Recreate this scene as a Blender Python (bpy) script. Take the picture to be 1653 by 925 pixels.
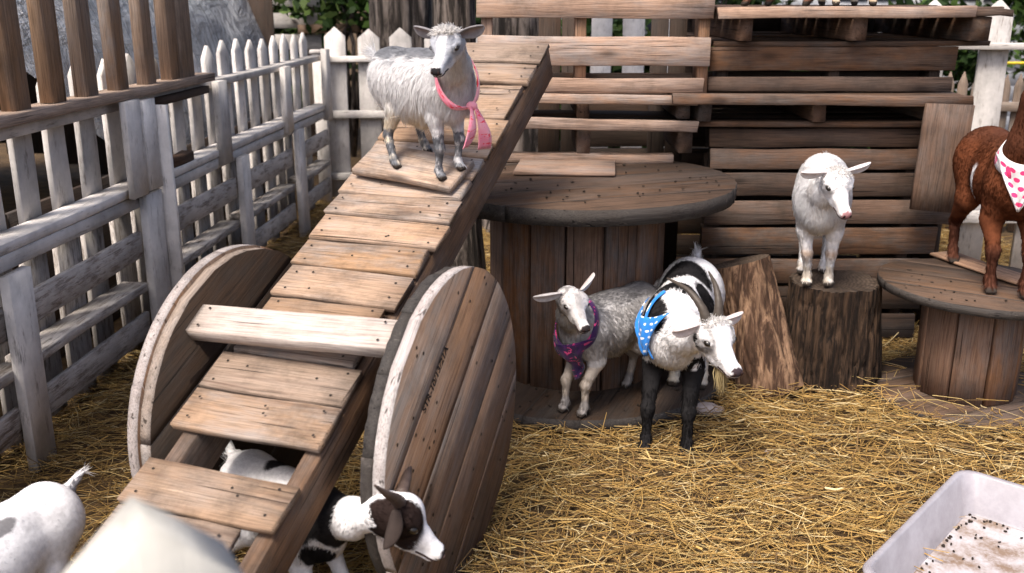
import bpy, bmesh, math, random
import numpy as np
from mathutils import Vector, Matrix

# ------------------------------------------------------------------ camera, sky, sun, exposure
scene = bpy.context.scene
for o in list(bpy.data.objects):
    bpy.data.objects.remove(o, do_unlink=True)
COL = scene.collection
random.seed(7)
RNG = np.random.default_rng(11)

CAM_H = 1.3
PITCH = math.radians(16.5)
FPX, CPX, CPY = 1573.0, 826.5, 462.5          # focal length and centre in photo pixels
cam_d = bpy.data.cameras.new('camera')
cam_d.sensor_width = 36.0
cam_d.lens = FPX / 1653.0 * 36.0
cam_d.clip_start = 0.05
cam_d.clip_end = 500.0
cam = bpy.data.objects.new('camera', cam_d)
COL.objects.link(cam)
cam.location = (0, 0, CAM_H)
cam.rotation_euler = (math.radians(90) - PITCH, 0, 0)
scene.camera = cam
cam_d.dof.use_dof = True
cam_d.dof.focus_distance = 2.75
cam_d.dof.aperture_fstop = 4.0

SUN_EL = math.radians(57)
SUN_AZ = math.radians(214)                     # clockwise from +Y: the sun stands behind the camera, to the left
world = bpy.data.worlds.new('World')
scene.world = world
world.use_nodes = True
wn = world.node_tree.nodes
wl = world.node_tree.links
bg = wn['Background']
sky = wn.new('ShaderNodeTexSky')
sky.sky_type = 'NISHITA'
sky.sun_disc = False
sky.sun_elevation = SUN_EL
sky.sun_rotation = SUN_AZ
sky.air_density = 0.7
sky.dust_density = 5.0
wl.new(sky.outputs[0], bg.inputs[0])
bg.inputs[1].default_value = 0.15
sun_d = bpy.data.lights.new('sun', 'SUN')
sun_d.energy = 2.5
sun_d.angle = math.radians(20)
sun_d.color = (1.0, 0.92, 0.82)
sun = bpy.data.objects.new('sun', sun_d)
COL.objects.link(sun)
sv = Vector((math.sin(SUN_AZ) * math.cos(SUN_EL), math.cos(SUN_AZ) * math.cos(SUN_EL), math.sin(SUN_EL)))
sun.location = sv * 30
sun.rotation_euler = sv.to_track_quat('Z', 'Y').to_euler()
scene.view_settings.view_transform = 'Standard'
scene.view_settings.look = 'None'
scene.view_settings.gamma = 1.0
scene.view_settings.use_curve_mapping = False
scene.view_settings.exposure = 0.86

# ------------------------------------------------------------------ pixel -> direction helpers
_cp, _sp = math.cos(PITCH), math.sin(PITCH)
def ray(u, v):
    x = (u - CPX) / FPX
    y = -(v - CPY) / FPX
    return Vector((x, _cp + y * _sp, -_sp + y * _cp))
EYE = Vector((0, 0, CAM_H))
def at_z(u, v, z=0.0):
    r = ray(u, v)
    return EYE + r * ((z - CAM_H) / r.z)
def at_y(u, v, y):
    r = ray(u, v)
    return EYE + r * (y / r.y)
def on_plane(u, v, p, n):
    r = ray(u, v)
    return EYE + r * ((Vector(p) - EYE).dot(n) / r.dot(n))

# ------------------------------------------------------------------ materials
MATS = {}
class NT:
    def __init__(self, name):
        self.m = bpy.data.materials.new(name)
        self.m.use_nodes = True
        self.t = self.m.node_tree
        self.b = self.t.nodes['Principled BSDF']
        self.b.inputs['Specular IOR Level'].default_value = 0.25
    def n(self, typ, **kw):
        nd = self.t.nodes.new(typ)
        for k, v in kw.items():
            setattr(nd, k, v)
        return nd
    def l(self, a, b):
        self.t.links.new(a, b)
    def noise(self, vec, scale, detail=4.0, rough=0.6, dist=0.0):
        nd = self.n('ShaderNodeTexNoise')
        nd.inputs['Scale'].default_value = scale
        nd.inputs['Detail'].default_value = detail
        nd.inputs['Roughness'].default_value = rough
        nd.inputs['Distortion'].default_value = dist
        if vec is not None:
            self.l(vec, nd.inputs['Vector'])
        return nd.outputs['Fac']
    def ramp(self, fac, stops, interp='LINEAR'):
        nd = self.n('ShaderNodeValToRGB')
        cr = nd.color_ramp
        cr.interpolation = interp
        while len(cr.elements) > len(stops):
            cr.elements.remove(cr.elements[-1])
        while len(cr.elements) < len(stops):
            cr.elements.new(0.5)
        for e, (p, c) in zip(cr.elements, stops):
            e.position = p
            e.color = (*c, 1) if len(c) == 3 else c
        self.l(fac, nd.inputs[0])
        return nd.outputs[0]
    def mix(self, fac, a, b, blend='MIX'):
        nd = self.n('ShaderNodeMix', data_type='RGBA', blend_type=blend)
        for sock, val in ((nd.inputs[0], fac), (nd.inputs[6], a), (nd.inputs[7], b)):
            if isinstance(val, (int, float)):
                sock.default_value = val
            elif isinstance(val, tuple):
                sock.default_value = (*val, 1) if len(val) == 3 else val
            else:
                self.l(val, sock)
        return nd.outputs[2]
    def math(self, op, a, b=None, c=None):
        nd = self.n('ShaderNodeMath', operation=op)
        for i, v in enumerate((a, b, c)):
            if v is None:
                continue
            if isinstance(v, (int, float)):
                nd.inputs[i].default_value = v
            else:
                self.l(v, nd.inputs[i])
        return nd.outputs[0]
    def mapping(self, vec, scale=(1, 1, 1), loc=(0, 0, 0)):
        nd = self.n('ShaderNodeMapping')
        nd.inputs['Scale'].default_value = scale
        nd.inputs['Location'].default_value = loc
        self.l(vec, nd.inputs['Vector'])
        return nd.outputs[0]
    def objvec(self, jitter=True):
        tc = self.n('ShaderNodeTexCoord')
        if not jitter:
            return tc.outputs['Object'], None
        oi = self.n('ShaderNodeObjectInfo')
        add = self.n('ShaderNodeVectorMath', operation='ADD')
        mul = self.n('ShaderNodeVectorMath', operation='SCALE')
        comb = self.n('ShaderNodeCombineXYZ')
        self.l(oi.outputs['Random'], comb.inputs[0])
        self.l(self.math('FRACT', self.math('MULTIPLY', oi.outputs['Random'], 17.3)), comb.inputs[1])
        self.l(self.math('FRACT', self.math('MULTIPLY', oi.outputs['Random'], 91.7)), comb.inputs[2])
        self.l(comb.outputs[0], mul.inputs[0])
        mul.inputs['Scale'].default_value = 20.0
        self.l(tc.outputs['Object'], add.inputs[0])
        self.l(mul.outputs[0], add.inputs[1])
        return add.outputs[0], oi.outputs['Random']
    def bump(self, h, strength=0.4, dist=0.004):
        nd = self.n('ShaderNodeBump')
        nd.inputs['Strength'].default_value = strength
        nd.inputs['Distance'].default_value = dist
        self.l(h, nd.inputs['Height'])
        self.l(nd.outputs[0], self.b.inputs['Normal'])

def wood(name, dark, mid, light, rough=0.8, vary=0.25, grime=0.5, grime_col=(0.03, 0.022, 0.016), knots=True, paint=None, paint_amt=0.5, weather=0.55):
    """sawn timber, grain along local X; optional worn paint"""
    k = NT(name)
    vec, rnd = k.objvec()
    g1 = k.noise(k.mapping(vec, (1.2, 22, 22)), 3.0, 5, 0.65, 0.35)
    g2 = k.noise(k.mapping(vec, (2.5, 90, 90)), 4.0, 3, 0.6)
    big = k.noise(vec, 2.3, 3, 0.6)
    f = k.math('ADD', k.math('MULTIPLY', g1, 0.75), k.math('MULTIPLY', big, 0.25))
    col = k.ramp(f, [(0.30, dark), (0.47, mid), (0.58, mid), (0.72, light)])
    fine = k.ramp(g2, [(0.34, (0.45, 0.45, 0.45)), (0.55, (1, 1, 1)), (1, (1.12, 1.12, 1.12))])
    col = k.mix(0.75, col, fine, 'MULTIPLY')
    if knots:
        vo = k.n('ShaderNodeTexVoronoi')
        vo.inputs['Scale'].default_value = 1.0
        k.l(k.mapping(vec, (3.2, 7.5, 7.5)), vo.inputs['Vector'])
        kn = k.ramp(vo.outputs['Distance'], [(0.06, (1, 1, 1)), (0.13, (0.35, 0.35, 0.35)), (0.2, (0, 0, 0))])
        col = k.mix(k.math('MULTIPLY', kn, 0.75), col, tuple(c * 0.4 for c in dark))
    # grey weathering in drawn-out patches, and fine splits along the grain
    wz = k.ramp(k.noise(k.mapping(vec, (2.0, 6, 6)), 2.2, 5, 0.7), [(0.42, (0, 0, 0)), (0.66, (1, 1, 1))])
    bw = k.n('ShaderNodeRGBToBW')
    k.l(col, bw.inputs[0])
    gcol = k.mix(1.0, bw.outputs[0], (1.18, 1.10, 1.05), 'MULTIPLY')
    col = k.mix(k.math('MULTIPLY', wz, k.math('MULTIPLY_ADD', k.math('FRACT', k.math('MULTIPLY', rnd, 3.1)), weather * 1.3, weather * 0.3)), col, gcol)
    sp = k.noise(k.mapping(vec, (0.9, 55, 55)), 2.0, 2, 0.5, 0.2)
    spm = k.ramp(sp, [(0.30, (1, 1, 1)), (0.335, (0, 0, 0))])
    col = k.mix(k.math('MULTIPLY', spm, 0.85), col, tuple(c * 0.18 for c in dark))
    # plank to plank variation
    hs = k.n('ShaderNodeHueSaturation')
    k.l(col, hs.inputs['Color'])
    k.l(k.math('MULTIPLY_ADD', rnd, vary * 2, 1 - vary), hs.inputs['Value'])
    k.l(k.math('MULTIPLY_ADD', k.math('FRACT', k.math('MULTIPLY', rnd, 7.7)), 0.4, 0.75), hs.inputs['Saturation'])
    col = hs.outputs[0]
    gm = k.ramp(k.noise(vec, 6.0, 6, 0.75), [(0.47, (0, 0, 0)), (0.72, (1, 1, 1))])
    col = k.mix(k.math('MULTIPLY', gm, grime), col, grime_col)
    hgt = k.math('SUBTRACT', k.math('ADD', g1, k.math('MULTIPLY', g2, 0.6)), k.math('MULTIPLY', spm, 1.2))
    if paint:
        pn = k.noise(k.mapping(vec, (2.2, 9, 9)), 4.0, 6, 0.7)
        pf = k.noise(k.mapping(vec, (6, 60, 60)), 2.5, 4, 0.7)
        pm = k.ramp(k.math('ADD', k.math('MULTIPLY', pn, 0.65), k.math('MULTIPLY', pf, 0.35)),
                    [(0.60 - 0.14 * paint_amt - 0.06, (0, 0, 0)), (0.60 - 0.14 * paint_amt + 0.05, (1, 1, 1))])
        pm = k.math('SUBTRACT', 1.0, k.math('MULTIPLY', k.math('SUBTRACT', 1.0, pm), 0.85))
        stain = k.ramp(k.noise(vec, 3.0, 5, 0.7), [(0.35, tuple(c * 0.55 for c in paint)), (0.65, paint)])
        hp = k.n('ShaderNodeHueSaturation')
        k.l(stain, hp.inputs['Color'])
        k.l(k.math('MULTIPLY_ADD', rnd, 0.3, 0.8), hp.inputs['Value'])
        col = k.mix(pm, col, hp.outputs[0])
        hgt = k.math('ADD', hgt, k.math('MULTIPLY', pm, 0.5))
    k.l(col, k.b.inputs['Base Color'])
    k.b.inputs['Roughness'].default_value = rough
    k.bump(hgt, 0.55, 0.004)
    MATS[name] = k.m
    return k.m

wood('ramp_wood', (0.19, 0.105, 0.064), (0.36, 0.238, 0.155), (0.50, 0.365, 0.255), vary=0.22, grime=0.65, weather=0.6)
wood('beam_wood', (0.07, 0.04, 0.024), (0.16, 0.092, 0.055), (0.26, 0.165, 0.10), vary=0.15, grime=0.7)
wood('pale_beam', (0.30, 0.24, 0.20), (0.48, 0.42, 0.38), (0.62, 0.56, 0.52), vary=0.1, grime=0.35, grime_col=(0.12, 0.08, 0.06))
wood('pallet_light', (0.18, 0.10, 0.063), (0.37, 0.225, 0.145), (0.49, 0.32, 0.22), vary=0.18, grime=0.45)
wood('pallet_dark', (0.05, 0.027, 0.017), (0.12, 0.068, 0.043), (0.19, 0.115, 0.074), vary=0.38, grime=0.6)
wood('pallet_shade', (0.028, 0.018, 0.013), (0.055, 0.033, 0.022), (0.085, 0.052, 0.033), vary=0.22, grime=0.6)  # pallet wood with deep shade put into its colour
wood('spool_wood', (0.10, 0.052, 0.03), (0.20, 0.112, 0.066), (0.30, 0.18, 0.108), vary=0.16, grime=0.5)
wood('spool_top', (0.05, 0.03, 0.019), (0.105, 0.064, 0.042), (0.165, 0.106, 0.072), vary=0.15, grime=0.65, weather=0.35)
wood('spool_dark', (0.02, 0.012, 0.008), (0.044, 0.026, 0.016), (0.078, 0.046, 0.029), vary=0.15, grime=0.7)  # stained reel wood, its brown darkened further to carry the ramp's shade
wood('flange_wood', (0.085, 0.042, 0.024), (0.215, 0.128, 0.08), (0.34, 0.22, 0.145), vary=0.05, grime=0.5)
wood('stave_wood', (0.11, 0.052, 0.028), (0.225, 0.118, 0.066), (0.32, 0.185, 0.108), vary=0.2, grime=0.45)
wood('rim_mid', (0.12, 0.09, 0.07), (0.27, 0.22, 0.185), (0.42, 0.36, 0.32), vary=0.1, grime=0.5, grime_col=(0.07, 0.05, 0.035), knots=False)
wood('rim_pale', (0.25, 0.2, 0.17), (0.38, 0.335, 0.32), (0.52, 0.475, 0.47), vary=0.1, grime=0.5, grime_col=(0.09, 0.06, 0.045), knots=False)
wood('rim_dark', (0.02, 0.017, 0.016), (0.05, 0.043, 0.039), (0.20, 0.165, 0.14), vary=0.1, grime=0.5, knots=False)
wood('stud_wood', (0.20, 0.13, 0.085), (0.35, 0.24, 0.165), (0.45, 0.325, 0.235), vary=0.15, grime=0.3)
wood('fence_paint', (0.10, 0.075, 0.055), (0.22, 0.175, 0.14), (0.33, 0.275, 0.23), vary=0.15, grime=0.25, paint=(0.74, 0.70, 0.665), paint_amt=1.4)
wood('fence_worn', (0.07, 0.05, 0.036), (0.16, 0.12, 0.092), (0.25, 0.20, 0.16), vary=0.2, grime=0.35, paint=(0.54, 0.50, 0.465), paint_amt=1.0)
wood('post_white', (0.30, 0.26, 0.2), (0.42, 0.38, 0.3), (0.5, 0.46, 0.38), vary=0.05, grime=0.15, paint=(0.74, 0.72, 0.66), paint_amt=1.7)
wood('brown_picket', (0.14, 0.09, 0.06), (0.25, 0.175, 0.12), (0.34, 0.25, 0.18), vary=0.15, grime=0.3)

def plain(name, col, rough=0.7, metallic=0.0, noise_amt=0.25, scale=30.0, **kw):
    k = NT(name)
    vec, rnd = k.objvec(False)
    f = k.noise(vec, scale, 4, 0.6)
    c = k.ramp(f, [(0.3, tuple(x * (1 - noise_amt) for x in col)), (0.7, tuple(min(1, x * (1 + noise_amt)) for x in col))])
    k.l(c, k.b.inputs['Base Color'])
    k.b.inputs['Roughness'].default_value = rough
    k.b.inputs['Metallic'].default_value = metallic
    for kk, v in kw.items():
        k.b.inputs[kk].default_value = v
    k.bump(f, 0.2, 0.002)
    MATS[name] = k.m
    return k.m
plain('nail', (0.03, 0.024, 0.02), 0.6, 0.5)
plain('ink', (0.012, 0.011, 0.012), 0.8)
plain('droppings', (0.022, 0.015, 0.01), 0.75)
plain('hoof', (0.05, 0.04, 0.035), 0.5)
plain('eye', (0.012, 0.009, 0.006), 0.08, noise_amt=0.0, **{'Specular IOR Level': 0.6})
plain('mouth_dark', (0.03, 0.015, 0.014), 0.6)
plain('horn_grey', (0.06, 0.049, 0.04), 0.5, scale=60)
plain('horn_brown', (0.085, 0.06, 0.05), 0.5, scale=60)
plain('metal', (0.35, 0.35, 0.36), 0.35, 0.9)
plain('shed_white', (0.62, 0.63, 0.66), 0.6, scale=4)
plain('shed_glass', (0.05, 0.06, 0.08), 0.08, noise_amt=0.1)
plain('shed_roof', (0.09, 0.085, 0.085), 0.8)
plain('void_dark', (0.012, 0.010, 0.009), 0.95)
plain('yellow_paint', (0.6, 0.45, 0.03), 0.5)
plain('teal_strap', (0.03, 0.13, 0.14), 0.6)
plain('red_plastic', (0.32, 0.02, 0.02), 0.45)
plain('pale_stone', (0.36, 0.31, 0.29), 0.85, scale=25)

def attr_mat(name, rough=0.85, sheen=0.0, mult=0.25, scale=90.0, trans=0.0):
    k = NT(name)
    a = k.n('ShaderNodeAttribute', attribute_name='Col')
    vec, rnd = k.objvec(False)
    f = k.noise(vec, scale, 3, 0.6)
    c = k.mix(1.0, a.outputs['Color'], k.ramp(f, [(0.3, (1 - mult,) * 3), (0.7, (1.0,) * 3)]), 'MULTIPLY')
    k.l(c, k.b.inputs['Base Color'])
    k.b.inputs['Roughness'].default_value = rough
    k.b.inputs['Sheen Weight'].default_value = sheen
    k.b.inputs['Specular IOR Level'].default_value = 0.12
    if trans:
        tb = k.n('ShaderNodeBsdfTranslucent')
        k.l(c, tb.inputs['Color'])
        ms = k.n('ShaderNodeMixShader')
        ms.inputs[0].default_value = trans
        out = k.t.nodes['Material Output']
        k.l(k.b.outputs[0], ms.inputs[1]); k.l(tb.outputs[0], ms.inputs[2]); k.l(ms.outputs[0], out.inputs['Surface'])
    MATS[name] = k.m
    return k.m
attr_mat('goat_skin', 0.85)
attr_mat('goat_coat', 0.8, mult=0.1, trans=0.5)
attr_mat('straw', 0.6, mult=0.15)
attr_mat('leaves', 0.6, mult=0.2, scale=10)

def bark(name, dark, light, sx=28.0, sz=3.0, strength=1.0):
    k = NT(name)
    vec, rnd = k.objvec()
    f1 = k.noise(k.mapping(vec, (sx, sx, sz)), 1.0, 6, 0.7, 0.6)
    f2 = k.noise(vec, 5.0, 4, 0.6)
    c = k.ramp(f1, [(0.40, tuple(a * .5 for a in dark)), (0.47, dark), (0.53, tuple((a + b) / 2 for a, b in zip(dark, light))), (0.64, light)])
    c = k.mix(0.8, c, k.ramp(f2, [(0.3, (0.5, 0.48, 0.45)), (0.65, (1, 1, 1))]), 'MULTIPLY')
    k.l(c, k.b.inputs['Base Color'])
    k.b.inputs['Roughness'].default_value = 0.9
    k.bump(f1, strength, 0.02)
    MATS[name] = k.m
bark('tree_bark', (0.035, 0.028, 0.024), (0.21, 0.175, 0.155), 22, 2.6)
bark('log_face', (0.095, 0.052, 0.032), (0.36, 0.225, 0.14), 26, 1.6, 0.7)
bark('stump_bark', (0.024, 0.014, 0.009), (0.105, 0.063, 0.038), 62, 5.0, 0.9)
def rings(name):
    k = NT(name)
    vec, rnd = k.objvec(False)
    w = k.n('ShaderNodeTexWave', wave_type='RINGS', rings_direction='Z')
    w.inputs['Scale'].default_value = 22
    w.inputs['Distortion'].default_value = 2.5
    w.inputs['Detail'].default_value = 3
    k.l(vec, w.inputs['Vector'])
    f = k.noise(vec, 14, 5, 0.7)
    c = k.ramp(w.outputs['Fac'], [(0.1, (0.055, 0.039, 0.028)), (0.9, (0.09, 0.065, 0.048))])
    c = k.mix(0.7, c, k.ramp(f, [(0.35, (0.35, 0.33, 0.3)), (0.65, (1, 1, 1))]), 'MULTIPLY')
    k.l(c, k.b.inputs['Base Color'])
    k.b.inputs['Roughness'].default_value = 0.9
    k.bump(f, 0.6, 0.01)
    MATS[name] = k.m
rings('cut_wood')

def ground_mat():
    k = NT('ground_soil')
    vec, rnd = k.objvec(False)
    f = k.noise(vec, 9.0, 8, 0.75)
    f2 = k.noise(vec, 0.6, 4, 0.6)
    c = k.ramp(f, [(0.3, (0.035, 0.022, 0.012)), (0.55, (0.10, 0.063, 0.030)), (0.75, (0.17, 0.115, 0.055))])
    c = k.mix(0.6, c, k.ramp(f2, [(0.35, (0.55, 0.5, 0.45)), (0.6, (1, 1, 1))]), 'MULTIPLY')
    k.l(c, k.b.inputs['Base Color'])
    k.b.inputs['Roughness'].default_value = 0.95
    k.bump(f, 0.8, 0.03)
    MATS['ground_soil'] = k.m
ground_mat()

def plastic_mat():
    k = NT('tub_plastic')
    vec, rnd = k.objvec(False)
    f = k.noise(vec, 12.0, 5, 0.7)
    s = k.noise(k.mapping(vec, (4, 30, 30)), 4.0, 4, 0.7)
    c = k.ramp(f, [(0.3, (0.24, 0.225, 0.245)), (0.65, (0.35, 0.335, 0.365))])
    k.l(c, k.b.inputs['Base Color'])
    k.b.inputs['Roughness'].default_value = 0.28
    k.b.inputs['Specular IOR Level'].default_value = 0.5
    k.b.inputs['Transmission Weight'].default_value = 0.0
    k.b.inputs['Subsurface Weight'].default_value = 0.25
    k.b.inputs['Subsurface Radius'].default_value = (0.02, 0.02, 0.02)
    k.bump(s, 0.08, 0.002)
    MATS['tub_plastic'] = k.m
    k = NT('tub_floor')
    vec, rnd = k.objvec(False)
    f = k.noise(vec, 9.0, 6, 0.75)
    c = k.ramp(f, [(0.38, (0.20, 0.14, 0.10)), (0.5, (0.38, 0.345, 0.345)), (0.62, (0.47, 0.47, 0.51))])
    k.l(c, k.b.inputs['Base Color'])
    k.b.inputs['Roughness'].default_value = 0.3
    MATS['tub_floor'] = k.m
    k = NT('film')                                 # cloudy greenhouse film
    vec, rnd = k.objvec(False)
    f = k.noise(k.mapping(vec, (3.0, 0.9, 1.6)), 2.2, 6, 0.6, 1.6)
    f2 = k.noise(k.mapping(vec, (1.0, 5.0, 1.2)), 2.0, 5, 0.6, 1.0)
    hh = k.math('ADD', f, k.math('MULTIPLY', f2, 0.7))
    c = k.ramp(f, [(0.35, (0.38, 0.39, 0.41)), (0.6, (0.56, 0.57, 0.59))])
    k.l(c, k.b.inputs['Base Color'])
    k.b.inputs['Roughness'].default_value = 0.16
    k.b.inputs['Specular IOR Level'].default_value = 0.8
    k.b.inputs['Transmission Weight'].default_value = 0.12
    k.bump(hh, 1.0, 0.10)
    MATS['film'] = k.m
plastic_mat()

def dotted(name, base, dot, scale, radius, shape='DOT', base2=None):
    """cloth print from the UV grid"""
    k = NT(name)
    uv = k.n('ShaderNodeTexCoord').outputs['UV']
    if shape == 'DOT':
        mp = k.mapping(uv, (scale, scale, 1))
        sep = k.n('ShaderNodeSeparateXYZ')
        k.l(mp, sep.inputs[0])
        row = k.math('FLOOR', sep.outputs[1])
        u = k.math('ADD', sep.outputs[0], k.math('MULTIPLY', k.math('MODULO', row, 2.0), 0.5))
        du = k.math('SUBTRACT', k.math('FRACT', u), 0.5)
        dv = k.math('SUBTRACT', k.math('FRACT', sep.outputs[1]), 0.5)
        d = k.math('SQRT', k.math('ADD', k.math('MULTIPLY', du, du), k.math('MULTIPLY', dv, dv)))
        fac = k.math('LESS_THAN', d, radius)
    else:
        f = k.noise(uv, scale, 2, 0.5, 1.2)
        fac = k.math('GREATER_THAN', f, radius)
    b = base
    if base2:
        b = k.ramp(k.noise(uv, 5.0, 2, 0.5), [(0.4, base), (0.6, base2)])
    c = k.mix(fac, b, dot)
    k.l(c, k.b.inputs['Base Color'])
    k.b.inputs['Roughness'].default_value = 0.8
    k.b.inputs['Sheen Weight'].default_value = 0.2
    w = k.noise(uv, 240, 2, 0.5)
    k.bump(w, 0.15, 0.001)
    MATS[name] = k.m
dotted('cloth_purple', (0.055, 0.008, 0.085), (0.62, 0.05, 0.20), 9.0, 0.60, 'BLOB', (0.02, 0.006, 0.05))
dotted('cloth_blue', (0.02, 0.20, 0.62), (0.75, 0.80, 0.85), 6.5, 0.19)
dotted('cloth_pinkdot', (0.70, 0.66, 0.66), (0.75, 0.04, 0.18), 6.0, 0.30)
dotted('cloth_ribbon', (0.78, 0.38, 0.44), (0.78, 0.05, 0.09), 14.0, 0.60, 'BLOB', (0.80, 0.24, 0.34))

# ------------------------------------------------------------------ mesh + object helpers
def np_mesh(name, V, faces, smooth=False):
    """faces: list of int arrays (n,k)"""
    me = bpy.data.meshes.new(name)
    V = np.asarray(V, dtype=np.float32)
    me.vertices.add(len(V))
    me.vertices.foreach_set('co', V.ravel())
    faces = [np.asarray(f, dtype=np.int32) for f in faces if len(f)]
    nl = sum(f.size for f in faces)
    nf = sum(len(f) for f in faces)
    me.loops.add(nl)
    me.loops.foreach_set('vertex_index', np.concatenate([f.ravel() for f in faces]))
    me.polygons.add(nf)
    tot = np.concatenate([np.full(len(f), f.shape[1], np.int32) for f in faces])
    st = np.concatenate([[0], np.cumsum(tot)[:-1]]).astype(np.int32)
    me.polygons.foreach_set('loop_start', st)
    if smooth:
        me.polygons.foreach_set('use_smooth', np.ones(nf, dtype=bool))
    me.update(calc_edges=True)
    me.validate()
    return me
def set_col(me, C):
    a = me.color_attributes.new('Col', 'FLOAT_COLOR', 'POINT')
    C4 = np.ones((len(C), 4), np.float32)
    C4[:, :3] = C
    a.data.foreach_set('color', C4.ravel())

def link(name, me, mat=None, parent=None, M=None):
    o = bpy.data.objects.new(name, me)
    COL.objects.link(o)
    if mat is not None and me is not None and len(me.materials) == 0:
        me.materials.append(MATS[mat])
    if parent is not None:
        o.parent = parent
    if M is not None:
        if parent is not None:
            o.matrix_local = world_of(parent).inverted() @ M
        else:
            o.matrix_world = M
    return o
def world_of(o):
    M = o.matrix_basis.copy()
    p = o.parent
    while p is not None:
        M = p.matrix_basis @ M
        p = p.parent
    return M
def tag(o, label=None, cat=None, group=None, kind=None):
    if label: o['label'] = label
    if cat: o['category'] = cat
    if group: o['group'] = group
    if kind: o['kind'] = kind
    return o
def thing(name, label, cat, loc=(0, 0, 0), group=None, rot=None):
    o = bpy.data.objects.new(name, None)
    o.empty_display_size = 0.1
    COL.objects.link(o)
    o.location = loc
    if rot is not None:
        o.rotation_euler = rot
    return tag(o, label, cat, group)
def frame(origin, x, y):
    """matrix with local x, y axes along the given directions"""
    x = Vector(x).normalized()
    z = x.cross(Vector(y)).normalized()
    y = z.cross(x)
    M = Matrix((x, y, z)).transposed().to_4x4()
    M.translation = Vector(origin)
    return M

def plank_mesh(L, W, T, seg=2, warp=0.0015, ragged=0.0025, chamfer=0.0025, nails=None, point=0.0, mat2=None, rnd=random):
    """board: length on X, width on Y, thickness on Z; chamfered, slightly warped, uneven ends.
    point > 0: the +X end is cut to a picket point of that length. nails: list of (x, y) on the +Z face"""
    c = min(chamfer, T * 0.3, W * 0.3)
    hw, ht = W / 2, T / 2
    prof = [(-hw, -ht + c), (-hw + c, -ht), (hw - c, -ht), (hw, -ht + c), (hw, ht - c), (hw - c, ht), (-hw + c, ht), (-hw, ht - c)]
    V, Fq = [], []
    n = seg + 1
    bow = rnd.uniform(-warp, warp) * 2
    tw = rnd.uniform(-warp, warp)
    for i in range(n):
        u = i / seg
        x = (u - 0.5) * (L - point) - point / 2
        dz = bow * (1 - (2 * u - 1) ** 2)
        dy = rnd.uniform(-warp, warp)
        for (y, z) in prof:
            xe = x
            if i in (0, n - 1):
                xe += rnd.uniform(-ragged, ragged)
            V.append((xe, y + dy, z + dz + tw * (2 * u - 1) * y / hw))
    for i in range(seg):
        for j in range(8):
            a = i * 8 + j
            b = i * 8 + (j + 1) % 8
            Fq.append((a, a + 8, b + 8, b))
    caps = [tuple(range(8))]
    e = (n - 1) * 8
    if point <= 0:
        caps.append(tuple(reversed(range(e, e + 8))))
        tris = []
    else:
        i0 = len(V)
        xt = L / 2
        V += [(xt, 0, -ht + c), (xt, 0, ht - c)]
        lo, hi = i0, i0 + 1
        r = [e + j for j in range(8)]
        # bottom face: r1,r2,lo ; top face: r5,r6,hi ; right slope r3,r4,hi,lo (+r2,r5) ; left slope r7,r0,lo,hi
        tris = [(r[1], lo, r[2]), (r[5], hi, r[6]), (r[2], lo, r[3]), (r[4], hi, r[5]), (r[6], hi, r[7]), (r[0], lo, r[1])]
        Fq += [(r[3], lo, hi, r[4]), (r[7], hi, lo, r[0])]
    fl = [np.array(Fq)]
    if tris:
        fl.append(np.array(tris))
    nb = len(V)
    nailf = []
    if nails:
        for (x, y) in nails:
            b0 = len(V)
            rr = 0.0032
            for q in range(6):
                V.append((x + rr * math.cos(q * 1.047), y + rr * math.sin(q * 1.047), ht + 0.0012 + abs(bow)))
            nailf.append([b0 + q for q in range(6)])
    me = np_mesh('plank', V, fl + [np.array([list(cc)]) for cc in caps] + ([np.array(nailf)] if nailf else []))
    if nails:
        return me, len(me.polygons) - len(nailf)
    return me

def board(name, p, xdir, ydir, L, W, T, mat, parent, nails=None, **kw):
    r = plank_mesh(L, W, T, nails=nails, **kw)
    if nails:
        me, k0 = r
        me.materials.append(MATS[mat]); me.materials.append(MATS['nail'])
        mi = np.zeros(len(me.polygons), np.int32); mi[k0:] = 1
        me.polygons.foreach_set('material_index', mi)
    else:
        me = r
    return link(name, me, mat, parent, frame(p, xdir, ydir))

def end_nails(L, W, inset=0.02, n=2, mids=()):
    out = []
    for sx in (-1, 1):
        for q in range(n):
            y = (q - (n - 1) / 2) * W * 0.55 / max(1, n - 1) * 1.0 if n > 1 else 0
            out.append((sx * (L / 2 - inset + random.uniform(-.006, .006)), y + random.uniform(-.006, .006)))
    for m in mids:
        out.append((m, random.uniform(-W * .3, W * .3)))
    return out

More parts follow.
